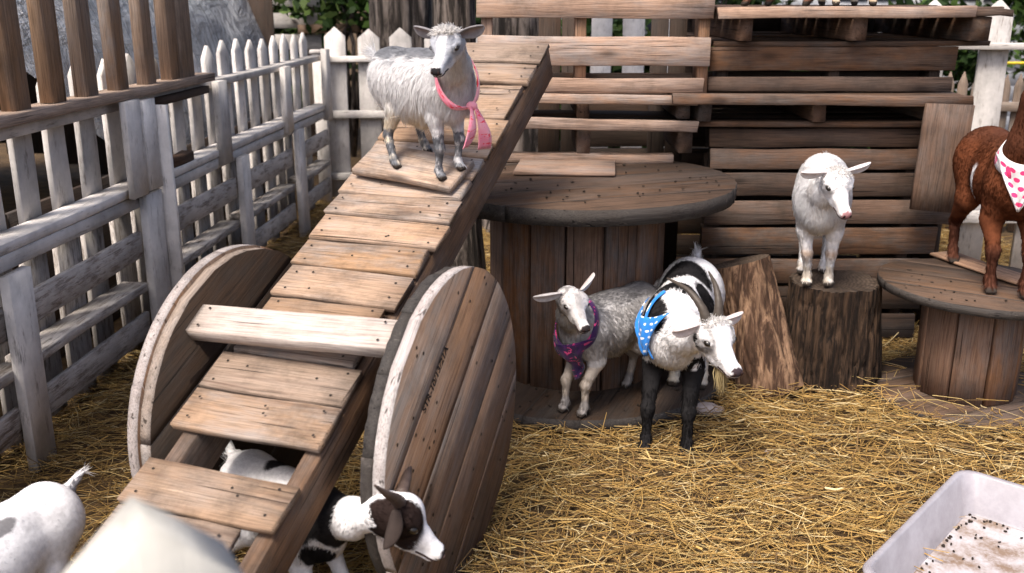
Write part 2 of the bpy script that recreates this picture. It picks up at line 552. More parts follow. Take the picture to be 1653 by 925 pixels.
def disc_planks(parent, name, M, R, T, n, ang, mat, rim_mat, gap=0.002, zoff=0.0, uneven=0.0, dzr=.0015):
    """a round flange cut from n parallel boards; M maps local (x,y disc plane, z thickness)"""
    w = 2 * R / n
    out = []
    for i in range(n):
        y0, y1 = -R + i * w + gap / 2, -R + (i + 1) * w - gap / 2
        y0, y1 = max(y0, -R + 0.004), min(y1, R - 0.004)
        k = 10
        ys = np.linspace(y0, y1, k)
        xr = np.sqrt(np.maximum(R * R - ys * ys, 0)) + np.array([random.uniform(-uneven, uneven) for _ in ys])
        pts = [(x, y) for x, y in zip(xr, ys)] + [(-x, y) for x, y in zip(xr[::-1], ys[::-1])]
        dz = random.uniform(-dzr, dzr)
        m = len(pts)
        yc = (y0 + y1) / 2
        V = [(x, y - yc, -T / 2 + dz) for x, y in pts] + [(x, y - yc, T / 2 + dz) for x, y in pts]
        side = [(j, (j + 1) % m, m + (j + 1) % m, m + j) for j in range(m)]
        me = np_mesh(name, V, [np.array([list(reversed(range(m)))]), np.array([list(range(m, 2 * m))]), np.array(side)])
        me.materials.append(MATS[mat]); me.materials.append(MATS[rim_mat])
        mi = np.zeros(len(me.polygons), np.int32); mi[2:] = 1
        me.polygons.foreach_set('material_index', mi)
        Mi = M @ Matrix.Rotation(ang, 4, 'Z') @ Matrix.Translation((0, yc, zoff))
        out.append(link(name, me, None, parent, Mi))
    return out

def staves(parent, name, c, r, h, n, mat, w_gap=0.004, T=0.022):
    for i in range(n):
        a = 2 * math.pi * i / n + 0.13
        w = 2 * r * math.tan(math.pi / n) - w_gap
        p = Vector((c[0] + math.cos(a) * r, c[1] + math.sin(a) * r, c[2] + h / 2))
        board(name, p, (0, 0, 1), (-math.sin(a), math.cos(a), 0), h, w + random.uniform(-.004, .003), T, mat, parent, ragged=0.001)

def tube_np(path, radii, n=8, cap=True):
    path = np.asarray(path, float)
    m = len(path)
    t = np.gradient(path, axis=0)
    t /= np.linalg.norm(t, axis=1)[:, None] + 1e-12
    ref = np.array([0.0, 0, 1]) if abs(t[0, 2]) < 0.9 else np.array([1.0, 0, 0])
    V = []
    u = None
    for i in range(m):
        u = np.cross(t[i], ref) if u is None else u - t[i] * (u @ t[i])
        u /= np.linalg.norm(u)
        v = np.cross(t[i], u)
        a = np.linspace(0, 2 * math.pi, n, endpoint=False)
        V.append(path[i] + radii[i] * (np.cos(a)[:, None] * u + np.sin(a)[:, None] * v))
    V = np.concatenate(V)
    i, j = np.meshgrid(np.arange(m - 1), np.arange(n), indexing='ij')
    a = i * n + j; b = i * n + (j + 1) % n
    Fq = np.stack([a, b, b + n, a + n], -1).reshape(-1, 4)
    caps = [np.arange(n)[::-1][None], (np.arange(n) + (m - 1) * n)[None]] if cap else []
    return V, [Fq] + caps

def hash3(ix, iy, iz):
    h = (ix * 374761393 + iy * 668265263 + iz * 2147483647 + 1013) & 0x7fffffff
    h = ((h ^ (h >> 13)) * 1274126177) & 0x7fffffff
    return ((h ^ (h >> 16)) & 0xffff) / 65535.0
def vnoise(P):
    P = np.asarray(P, float)
    i = np.floor(P).astype(np.int64)
    f = P - i
    f = f * f * (3 - 2 * f)
    r = 0
    for dx in (0, 1):
        for dy in (0, 1):
            for dz in (0, 1):
                w = (f[..., 0] if dx else 1 - f[..., 0]) * (f[..., 1] if dy else 1 - f[..., 1]) * (f[..., 2] if dz else 1 - f[..., 2])
                r = r + w * hash3(i[..., 0] + dx, i[..., 1] + dy, i[..., 2] + dz)
    return r
def fbm(P):
    P = np.asarray(P, float)
    return 0.55 * vnoise(P) + 0.3 * vnoise(P * 2.1 + 5.2) + 0.15 * vnoise(P * 4.3 + 9.7)

# ------------------------------------------------------------------ goat builder
# The body is one continuous surface: smooth union of tapered limbs, polygonised with surface nets.
def smin(a, b, k):
    h = np.maximum(k - np.abs(a - b), 0) / k
    return np.minimum(a, b) - h * h * k * 0.25
class Prim:
    def __init__(s, grp, a, b, ra, rb, k, ys=1.0, fr=None):
        s.grp, s.a, s.b, s.ra, s.rb, s.k, s.ys, s.fr = grp, np.array(a, float), np.array(b, float), ra, rb, k, ys, fr
        if fr is not None:                         # fr = (origin, R) head frame, columns of R are its axes
            s.wa, s.wb = fr[0] + fr[1] @ s.a, fr[0] + fr[1] @ s.b
        else:
            s.wa, s.wb = s.a, s.b
    def d(s, P):
        if s.fr is not None:
            P = (P - s.fr[0]) @ s.fr[1]
        p = P - s.a
        ba = s.b - s.a
        if s.ys != 1.0:
            sc = np.array([1, 1 / s.ys, 1])
            p = p * sc; ba = ba * sc
        bb = ba @ ba + 1e-12
        h = np.clip(p @ ba / bb, 0, 1)
        q = p - h[..., None] * ba
        return (np.sqrt((q * q).sum(-1)) - (s.ra + (s.rb - s.ra) * h)) * min(1.0, s.ys)
def sdf(P, prims):
    d = np.full(P.shape[:-1], 1e3)
    for p in prims:
        d = smin(d, p.d(P), p.k)
    return d
def surface_nets(prims, vox, marg):
    lo = np.min([np.minimum(p.wa, p.wb) - max(p.ra, p.rb) for p in prims], 0) - 3 * vox
    hi = np.max([np.maximum(p.wa, p.wb) + max(p.ra, p.rb) for p in prims], 0) + 3 * vox
    N = np.ceil((hi - lo) / vox).astype(int) + 1
    D = np.full(N, marg)
    ax = [lo[i] + vox * np.arange(N[i]) for i in range(3)]
    for p in prims:
        r = max(p.ra, p.rb) + marg
        i0 = np.maximum(((np.minimum(p.wa, p.wb) - r - lo) / vox).astype(int), 0)
        i1 = np.minimum(((np.maximum(p.wa, p.wb) + r - lo) / vox).astype(int) + 2, N)
        sl = tuple(slice(i0[i], i1[i]) for i in range(3))
        G = np.stack(np.meshgrid(*[ax[i][sl[i]] for i in range(3)], indexing='ij'), -1)
        D[sl] = smin(D[sl], p.d(G), p.k)
    S = D < 0
    n = N - 1
    acc = np.zeros((*n, 3)); cnt = np.zeros(n)
    corners = [(x, y, z) for x in (0, 1) for y in (0, 1) for z in (0, 1)]
    def sub(A, c):
        return A[c[0]:c[0] + n[0], c[1]:c[1] + n[1], c[2]:c[2] + n[2]]
    for i, c in enumerate(corners):
        for e in range(3):
            if c[e] == 0:
                c2 = list(c); c2[e] = 1
                d0, d1 = sub(D, c), sub(D, c2)
                x = (d0 < 0) != (d1 < 0)
                t = np.where(x, d0 / (d0 - d1 + 1e-12), 0)
                for q in range(3):
                    acc[..., q] += np.where(x, c[q] + (t if q == e else 0), 0)
                cnt += x
    cell = cnt > 0
    idx = np.full(n, -1); idx[cell] = np.arange(cell.sum())
    V = (np.argwhere(cell) + acc[cell] / cnt[cell][:, None]) * vox + lo
    quads = []
    for e in range(3):
        a1, a2 = (e + 1) % 3, (e + 2) % 3
        s0 = [slice(1, -1)] * 3; s1 = [slice(1, -1)] * 3
        s0[e] = slice(0, -1); s1[e] = slice(1, None)
        A, B = S[tuple(s0)], S[tuple(s1)]
        for flip in (False, True):
            m = np.argwhere((A & ~B) if not flip else (~A & B))
            if not len(m):
                continue
            base = m.copy()
            base[:, a1] += 1; base[:, a2] += 1
            def cell_at(o1, o2):
                q = base.copy(); q[:, a1] += o1; q[:, a2] += o2
                return idx[q[:, 0], q[:, 1], q[:, 2]]
            f = np.stack([cell_at(-1, -1), cell_at(0, -1), cell_at(0, 0), cell_at(-1, 0)], 1)
            quads.append(f if not flip else f[:, ::-1])
    return V, np.concatenate(quads)

def mixc(a, b, t):
    t = np.clip(t, 0, 1)[..., None]
    return np.asarray(a) * (1 - t) + np.asarray(b) * t
def sstep(x, a, b):
    t = np.clip((x - a) / (b - a), 0, 1)
    return t * t * (3 - 2 * t)

GROUPS = ['trunk', 'neck', 'head', 'fl', 'fr', 'rl', 'rr', 'tail']
class Goat:
    pass

def make_goat(label, feet, H, color, poll, nose, roll=0.0, L=None, fur=0.06, nfur=14000, ears=(0.1, -0.2), ear_len=0.5,
              horns=None, horn_mat='horn_grey', tail=(-0.08, 0, 0.13), group='goats in the pen', lift=0.0,
              girth=1.0, beard=0.0, pitch=0.0, eye=True, ear_col=None, seed=1, body_shift=0.0, vox=None, tail_len=None, fuzz=1.0, twist=0.0, tuft=0.0, ear_w=.13):
    """feet: world positions FL, FR, RL, RR of the hooves; poll, nose: world points of the head"""
    rng = np.random.default_rng(seed)
    g = Goat()
    feet = [Vector(f) for f in feet]
    c = sum(feet, Vector()) / 4
    fwd = (feet[0] + feet[1]) / 2 - (feet[2] + feet[3]) / 2
    yaw = math.atan2(fwd.y, fwd.x) + twist
    root = thing('goat', label, 'goat', c, group, (0, pitch, yaw))
    g.root = root
    M = Matrix.Translation(c) @ (Matrix.Rotation(yaw, 4, 'Z') @ Matrix.Rotation(pitch, 4, 'Y'))
    Mi = M.inverted()
    loc = lambda p: np.array(Mi @ Vector(p))
    f = [loc(p) for p in feet]
    L = L or 0.40 * H
    pp, nn = loc(poll), loc(nose)
    hx = (nn - pp); hx /= np.linalg.norm(hx)
    hy = np.cross([0, 0, 1], hx); hy /= np.linalg.norm(hy)
    hz = np.cross(hx, hy)
    if roll:
        hy, hz = hy * math.cos(roll) + hz * math.sin(roll), hz * math.cos(roll) - hy * math.sin(roll)
    # the muzzle drops below the line poll -> nose: tilt the head frame a little
    tl = 0.17
    hx, hz = hx * math.cos(tl) + hz * math.sin(tl), hz * math.cos(tl) - hx * math.sin(tl)
    R = np.stack([hx, hy, hz], 1)
    fr = (pp, R)
    P = []
    b = body_shift * H
    G = girth
    k = 0.10 * H
    tr = lambda a, bb, ra, rb, kk=k, ys=0.82, grp='trunk': P.append(Prim(grp, a, bb, ra, rb, kk, ys))
    tr((.30 * H + b, 0, .71 * H), (.02 * H + b, 0, .68 * H), .195 * H * G, .225 * H * G, ys=.80)
    tr((.02 * H + b, 0, .68 * H), (-.32 * H + b, 0, .735 * H), .225 * H * G, .195 * H * G, ys=.86)
    tr((.30 * H + b, 0, .865 * H), (-.34 * H + b, 0, .86 * H), .085 * H, .085 * H, ys=1.0)
    tr((.36 * H + b, 0, .62 * H), (.34 * H + b, 0, .60 * H), .13 * H, .12 * H, ys=.9)
    tr((-.36 * H + b, .06 * H, .76 * H), (-.36 * H + b, -.06 * H, .76 * H), .15 * H, .15 * H)
    # neck
    n0 = np.array([.33 * H + b, 0, .76 * H])
    n1 = pp + R @ np.array([.06 * L, 0, -.10 * L])
    mid = (n0 + n1) / 2 + np.array([.03 * H, 0, -.02 * H])
    P.append(Prim('neck', n0, mid, .165 * H, .115 * H, .09 * H))
    P.append(Prim('neck', mid, n1, .115 * H, .085 * H, .05 * H))
    g.n0, g.n1 = n0, n1
    # head
    hd = lambda a, bb, ra, rb, kk=.06, ys=1.0: P.append(Prim('head', np.array(a) * L, np.array(bb) * L, ra * L, rb * L, kk * L, ys, fr))
    hd((.10, 0, -.03), (.27, 0, .01), .225, .275, .12, 1.0)
    hd((.30, 0, -.01), (.60, 0, -.095), .245, .135, .08, .96)
    hd((.60, 0, -.095), (.88, 0, -.145), .135, .104, .07, .95)
    hd((.18, 0, -.20), (.50, 0, -.235), .180, .118, .09, .92)
    hd((.50, 0, -.235), (.84, 0, -.245), .118, .074, .07, .92)
    for s_ in (-1, 1):
        hd((.32, s_ * .205, .080), (.45, s_ * .175, .045), .10, .072, .05)
        hd((.90, s_ * .042, -.135), (.93, s_ * .036, -.155), .076, .072, .04)
        hd((.86, s_ * .036, -.235), (.86, s_ * .02, -.24), .062, .058, .035)
    # legs
    def front(grp, ft, s):
        S = np.array([.29 * H + b, s * .105 * H, .66 * H])
        E = np.array([.25 * H + b * .7 + .1 * (ft[0] - .30 * H), s * .115 * H + .25 * (ft[1] - s * .1 * H), .46 * H])
        K = np.array([.25 * E[0] + .75 * ft[0] + .018 * H, .3 * E[1] + .7 * ft[1], ft[2] + .27 * H])
        T = np.array([ft[0] - .012 * H, ft[1], ft[2] + .085 * H])
        Q = np.array([ft[0] + .02 * H, ft[1], ft[2] + .022 * H])
        P.append(Prim(grp, S, E, .115 * H, .078 * H, .06 * H, .8))
        P.append(Prim(grp, E, K, .066 * H, .036 * H, .03 * H))
        P.append(Prim(grp, K, K + (T - K) * .14, .044 * H, .038 * H, .02 * H))
        P.append(Prim(grp, K, T, .032 * H, .027 * H, .02 * H))
        P.append(Prim(grp, T, Q, .036 * H, .031 * H, .015 * H))
        for q in (-1, 1):
            P.append(Prim(grp, Q + np.array([.0, q * .016 * H, .016 * H]), Q + np.array([.026 * H, q * .018 * H, -.004 * H]), .026 * H, .017 * H, .006 * H))
    def rear(grp, ft, s):
        Hp = np.array([-.33 * H + b, s * .095 * H, .70 * H])
        St = np.array([-.22 * H + b + .1 * (ft[0] + .34 * H), s * .125 * H, .50 * H])
        Hk = np.array([.8 * ft[0] + .2 * (-.36 * H) - .075 * H, .75 * ft[1] + .25 * s * .11 * H, ft[2] + .29 * H])
        T = np.array([ft[0] - .02 * H, ft[1], ft[2] + .085 * H])
        Q = np.array([ft[0] + .018 * H, ft[1], ft[2] + .022 * H])
        P.append(Prim(grp, Hp, St, .15 * H, .095 * H, .06 * H, .72))
        P.append(Prim(grp, St, Hk, .080 * H, .038 * H, .03 * H))
        P.append(Prim(grp, Hk, T, .036 * H, .028 * H, .02 * H))
        P.append(Prim(grp, T, Q, .036 * H, .031 * H, .015 * H))
        for q in (-1, 1):
            P.append(Prim(grp, Q + np.array([.0, q * .016 * H, .016 * H]), Q + np.array([.026 * H, q * .018 * H, -.004 * H]), .026 * H, .017 * H, .006 * H))
    front('fl', f[0], 1); front('fr', f[1], -1); rear('rl', f[2], 1); rear('rr', f[3], -1)
    t0 = np.array([-.49 * H + b, 0, .83 * H])
    t1 = t0 + np.array(tail) * H
    P.append(Prim('tail', t0, t1, .045 * H, .022 * H, .04 * H))
    g.P, g.H, g.L, g.fr, g.M = P, H, L, fr, M
    V, Q = surface_nets(P, vox or H / 66.0, .10 * H)
    # normals from the field
    eps = 0.004 * H
    def normal(X):
        n = np.stack([sdf(X + e, P) - sdf(X - e, P) for e in np.eye(3) * eps], -1)
        return n / (np.linalg.norm(n, axis=-1, keepdims=True) + 1e-12)
    g.normal = normal
    Nv = normal(V)
    gd = {q: np.min([p.d(V) for p in P if p.grp == q], 0) for q in GROUPS}
    reg = np.argmin(np.stack([gd[q] for q in GROUPS]), 0)
    hl = ((V - pp) @ R) / L
    footz = np.min([np.where(np.linalg.norm(V[:, :2] - ft[:2], axis=1) < .12 * H, V[:, 2] - ft[2], 9.) for ft in f], 0) / H
    Cc = color(V / H, hl, reg, rng)
    # hooves, nose and eyelids
    Cc = mixc(Cc, (0.045, 0.036, 0.03), 1 - sstep(footz, .035, .05))
    isH = reg == 2
    for s in (-1, 1):
        e = np.linalg.norm(hl - np.array([.43, s * .265, .04]), axis=1)
        Cc = mixc(Cc, Cc * 0.25, (1 - sstep(e, .05, .085)) * isH)
    nz = (hl[:, 0] > .93) & (hl[:, 2] > -.20) & (np.abs(hl[:, 1]) < .10) & isH
    Cc[nz] = getattr(color, 'nose', (0.05, 0.035, 0.035))
    me = np_mesh('goat_body', V, [Q], True)
    set_col(me, Cc)
    g.body = link('body', me, 'goat_skin', root)
    # ---- coat: fine strands rooted on the body
    tri = np.concatenate([Q[:, [0, 1, 2]], Q[:, [0, 2, 3]]])
    A, B, D = V[tri[:, 0]], V[tri[:, 1]], V[tri[:, 2]]
    area = np.linalg.norm(np.cross(B - A, D - A), axis=1)
    wgt = area * np.where(reg[tri[:, 0]] == 2, 1.2, 1.0)
    ti = rng.choice(len(tri), nfur, p=wgt / wgt.sum())
    u, w = rng.random(nfur), rng.random(nfur)
    sw = u + w > 1
    u[sw], w[sw] = 1 - u[sw], 1 - w[sw]
    X = A[ti] + (B - A)[ti] * u[:, None] + (D - A)[ti] * w[:, None]
    vi = tri[ti, 0]
    N, rg, C, hh, fz = Nv[vi], reg[vi], Cc[vi].copy(), hl[vi], footz[vi]
    flow = np.tile([-.45, 0, -.85], (nfur, 1))
    flow[rg == 2] = -R[:, 0] * .9 - R[:, 2] * .2
    flow[rg == 1] = (n0 - n1) / np.linalg.norm(n0 - n1) * .8 + np.array([0, 0, -.4])
    lg = (rg >= 3) & (rg <= 6)
    flow[lg] = [-.15, 0, -1]
    tg = rg == 7
    td = np.array(tail) / np.linalg.norm(tail)
    flow[tg] = td
    top = (rg == 0) & (N[:, 2] > .6)
    flow[top] = [-1, 0, -.1]
    cl = np.stack([vnoise(X * (14 / H) + q * 7.3) for q in range(3)], 1) - .5
    flow = flow + cl * .95 + rng.normal(0, .10, (nfur, 3))
    flow -= N * (flow * N).sum(1, keepdims=True)
    flow /= np.linalg.norm(flow, axis=1, keepdims=True) + 1e-9
    ln = np.full(nfur, fur * H)
    ln[rg == 2] = .028 * H
    ln[lg] *= .55
    low = lg & (X[:, 2] < .35 * H)
    ln[low] = .035 * H
    ln[lg & (X[:, 2] > .5 * H)] = fur * H
    ln[rg == 1] *= .9
    ln[tg] = (tail_len or fur * 1.5) * H
    belly = (rg == 0) & (X[:, 2] < .62 * H)
    ln[belly] *= 1.35 if fur < .07 else 1.9
    ln *= rng.uniform(.65, 1.2, nfur) * (.6 + .8 * vnoise(X * (9 / H) + 31))
    keep = (fz > .05) & ~((rg == 2) & (hh[:, 0] > .86))
    for s in (-1, 1):
        keep &= np.linalg.norm(hh - np.array([.43, s * .265, .04]), axis=1) > .085
    X, N, C, flow, ln, rg = X[keep], N[keep], C[keep], flow[keep], ln[keep], rg[keep]
    m = len(X)
    up = np.where(rg == 2, .16, .27) * fuzz
    up = up[:, None] * rng.uniform(.5, 1.4, (m, 1))
    d1 = flow + N * up
    d1 /= np.linalg.norm(d1, axis=1, keepdims=True)
    d2 = flow + N * up * .35 + np.array([0, 0, -.28])
    d2 /= np.linalg.norm(d2, axis=1, keepdims=True)
    side = np.cross(d1, N) + N * rng.normal(0, .5, (m, 1))
    side /= np.linalg.norm(side, axis=1, keepdims=True)
    wd = (.0026 * H + .0004) * rng.uniform(.7, 1.3, (m, 1))
    p0 = X - N * .002 * H
    p1 = p0 + d1 * ln[:, None] * .5
    p2 = p1 + d2 * ln[:, None] * .5
    FV = np.stack([p0 - side * wd, p0 + side * wd, p1 + side * wd * .75, p1 - side * wd * .75, p2], 1).reshape(-1, 3)
    i = np.arange(m) * 5
    fq = np.stack([i, i + 1, i + 2, i + 3], 1)
    ft3 = np.stack([i + 3, i + 2, i + 4], 1)
    Cs = np.clip(C * rng.uniform(.86, 1.14, (m, 1)), 0, .92)
    fme = np_mesh('goat_coat', FV, [fq, ft3], True)
    set_col(fme, np.repeat(Cs, 5, 0))
    nrm = N * .85 + d1 * .15 + rng.normal(0, .06, (m, 3))
    nrm /= np.linalg.norm(nrm, axis=1, keepdims=True)
    fme.normals_split_custom_set_from_vertices(np.repeat(nrm, 5, 0).tolist())
    g.coat = link('coat', fme, 'goat_coat', root)
    # ---- eyes, nostrils, mouth
    toL = lambda h: pp + R @ (np.asarray(h, float) * L)
    def march(o, d, eps=0.0, mx=.4):
        o = np.array(o, float); t = 0.0
        for _ in range(40):
            q = float(sdf((o + d * t)[None], P)[0]) - eps
            t += max(q * .8, 1e-5)
            if q < 2e-4 or t > mx * L * 3: break
        return o + d * t
    def march_n(O, Dr, eps=0.0, mx=.4):
        O = np.asarray(O, float); Dr = np.broadcast_to(np.asarray(Dr, float), O.shape)
        t = np.zeros(len(O)); live = np.ones(len(O), bool)
        eps = np.broadcast_to(np.asarray(eps, float), t.shape)
        for _ in range(40):
            q = sdf(O[live] + Dr[live] * t[live][:, None], P) - eps[live]
            t[live] += np.maximum(q * .8, 1e-5)
            live[live] = ~((q < 2e-4) | (t[live] > mx * L * 3))
            if not live.any(): break
        return O + Dr * t[:, None]
    g.march, g.toL, g.march_n = march, toL, march_n
    def ball(name, c, r, mat, sc=(1, 1, 1), Rm=None):
        bm = bmesh.new()
        bmesh.ops.create_uvsphere(bm, u_segments=14, v_segments=9, radius=1.0)
        me = bpy.data.meshes.new(name); bm.to_mesh(me); bm.free()
        for p in me.polygons: p.use_smooth = True
        Rm = R if Rm is None else Rm
        MM = Matrix(Rm.tolist()).to_4x4() @ Matrix.Diagonal((*[r * q for q in sc], 1))
        MM.translation = Vector(c)
        o = link(name, me, mat, root)
        o.matrix_local = MM
        return o
    g.ball = ball
    if eye:
        for s in (-1, 1):
            e = march(toL((.43, s * .7, .04)), -s * R[:, 1])
            ball('eye', e - s * R[:, 1] * .030 * L, .060 * L, 'eye', (1.15, .9, .8))
            q = march(toL((1.4, s * .065, -.135)), -R[:, 0])
            ball('nostril', q, .030 * L, 'mouth_dark', (.5, .75, 1.25))
        pts = []
        for a in np.linspace(-1, 1, 13):
            hp = np.array([.66 + .42 * (1 - abs(a)) ** .6, a * .35, -.222 - .03 * abs(a)])
            pts.append(march(toL(hp + np.array([.25 * (1 - abs(a)), a * .3, 0])), -(R[:, 0] * (1 - abs(a)) + R[:, 1] * np.sign(a) * abs(a)) / max(np.hypot(1 - abs(a), a), 1e-6)))
        Vt, Ft = tube_np(pts, [.014 * L] * len(pts), 5)
        link('mouth', np_mesh('mouth', Vt, Ft, True), 'mouth_dark', root)
    # ---- ears
    ec = np.asarray(ear_col if ear_col is not None else (0.5, 0.36, 0.33), float)
    for s in (1, -1):
        er = ears[0 if s == 1 else 1] if isinstance(ears[0], (tuple, list)) else ears
        base = toL((.12, s * .21, .12))
        dirv = R @ np.array([er[1], s * 1.0, er[0]]); dirv /= np.linalg.norm(dirv)
        face = R @ np.array([.75, 0, -.25 if len(er) < 3 else er[2]])
        face -= dirv * (face @ dirv); face /= np.linalg.norm(face)
        wv = np.cross(dirv, face)
        nu, nv = 9, 7
        EV, EC = [], []
        EL, EW = ear_len * L, ear_w * L
        for a in np.linspace(0, 1, nu):
            wdt = EW * (.42 + .58 * math.sin(min(1, a * 1.7) * math.pi / 2)) * math.sqrt(max(1e-4, 1 - max(0, (a - .35) / .65) ** 2.2))
            for bq in np.linspace(-1, 1, nv):
                EV.append(base + dirv * a * EL + wv * bq * wdt + face * (bq * bq * wdt * .75 - .02 * L * a) - np.array([0, 0, 1.0]) * .05 * L * a * a)
                inner = max(0, 1 - abs(bq) * 1.25)
                EC.append(np.asarray(getattr(color, 'ear', ec)) * (1 - inner * .8) + ec * inner * .8)
        ii, jj = np.meshgrid(np.arange(nu - 1), np.arange(nv - 1), indexing='ij')
        a0 = ii * nv + jj
        Fe = np.stack([a0, a0 + 1, a0 + nv + 1, a0 + nv], -1).reshape(-1, 4)
        eme = np_mesh('ear', EV, [Fe], True)
        set_col(eme, np.array(EC))
        o = link('ear', eme, 'goat_skin', root)
        md = o.modifiers.new('thick', 'SOLIDIFY'); md.thickness = .035 * L; md.offset = -1
        md = o.modifiers.new('sub', 'SUBSURF'); md.levels = 1; md.render_levels = 1
    # ---- horns: path points in the head frame
    if horns:
        for s in (1, -1):
            path = horns if not isinstance(horns, dict) else horns[s]
            pts = [toL((q[0], s * q[1], q[2])) for q in path]
            # resample smoothly
            pts = np.array(pts)
            tt = np.linspace(0, len(pts) - 1, 22)
            xs = np.stack([np.interp(tt, np.arange(len(pts)), pts[:, q]) for q in range(3)], 1)
            for _ in range(6):
                xs[1:-1] = (xs[:-2] + 2 * xs[1:-1] + xs[2:]) / 4
            rr = np.linspace(1, .10, 22) ** .8 * .085 * L * (1 + .06 * np.sin(np.arange(22) * 2.4))
            Vt, Ft = tube_np(xs, rr, 9)
            link('horn', np_mesh('horn', Vt, Ft, True), horn_mat, root)
    # ---- tuft of longer hair on the crown
    if tuft:
        nt = 420
        Xt = march_n(np.array([toL((rng.uniform(.02, .36), rng.uniform(-.17, .17), .8)) for _ in range(nt)]), -R[:, 2])
        Nt = normal(Xt)
        d = Nt * .75 + R[:, 0] * .35 + R[:, 1] * ((Xt - pp) @ R[:, 1])[:, None] / L * 1.6 + rng.normal(0, .25, (nt, 3))
        d /= np.linalg.norm(d, axis=1, keepdims=True)
        ln = tuft * rng.uniform(.5, 1.1, nt)
        sd = np.cross(d, rng.normal(0, 1, (nt, 3))); sd /= np.linalg.norm(sd, axis=1, keepdims=True)
        p1 = Xt + d * ln[:, None] * .5
        p2 = p1 + (d * .6 + R[:, 0] * .4 - R[:, 2] * .3) * ln[:, None] * .5
        ww = .0011
        TV = np.stack([Xt - sd * ww, Xt + sd * ww, p1 + sd * ww, p1 - sd * ww, p2], 1).reshape(-1, 3)
        i = np.arange(nt) * 5
        tme = np_mesh('forelock', TV, [np.stack([i, i + 1, i + 2, i + 3], 1), np.stack([i + 3, i + 2, i + 4], 1)], True)
        set_col(tme, np.repeat(np.clip(np.array([.86, .84, .82]) * rng.uniform(.75, 1.05, (nt, 1)), 0, 1), 5, 0))
        link('forelock', tme, 'goat_coat', root)
    # ---- beard
    if beard:
        nb = 260
        X = np.array([toL((rng.uniform(.55, .74), rng.uniform(-.05, .05), -.30)) for _ in range(nb)])
        ln = beard * rng.uniform(.6, 1.0, nb)
        d = np.tile(Mi.to_3x3() @ Vector((0, 0, -1)), (nb, 1)) + rng.normal(0, .07, (nb, 3))
        sd = rng.normal(0, 1, (nb, 3)); sd /= np.linalg.norm(sd, axis=1, keepdims=True)
        p1 = X + d * ln[:, None] * .55
        p2 = X * .5 + X.mean(0) * .5 + d * ln[:, None]
        ww = .0016
        BV = np.stack([X - sd * ww, X + sd * ww, p1 + sd * ww, p1 - sd * ww, p2], 1).reshape(-1, 3)
        i = np.arange(nb) * 5
        bme = np_mesh('beard', BV, [np.stack([i, i + 1, i + 2, i + 3], 1), np.stack([i + 3, i + 2, i + 4], 1)], True)
        set_col(bme, np.repeat(np.clip(np.array([.55, .45, .25]) * rng.uniform(.7, 1.2, (nb, 1)), 0, 1), 5, 0))
        link('beard', bme, 'goat_coat', root)
    return g

def cloth_grid(g, name, pts, uv, nu, nv, mat, thick=.0025):
    i, j = np.meshgrid(np.arange(nu - 1), np.arange(nv - 1), indexing='ij')
    a = i * nv + j
    Fq = np.stack([a, a + 1, a + nv + 1, a + nv], -1).reshape(-1, 4)
    me = np_mesh(name, pts, [Fq], True)
    ul = me.uv_layers.new(name='UVMap')
    li = np.empty(len(me.loops), np.int32); me.loops.foreach_get('vertex_index', li)
    ul.data.foreach_set('uv', np.asarray(uv, np.float32)[li].ravel())
    o = link(name, me, mat, g.root)
    md = o.modifiers.new('thick', 'SOLIDIFY'); md.thickness = thick; md.offset = 0
    return o

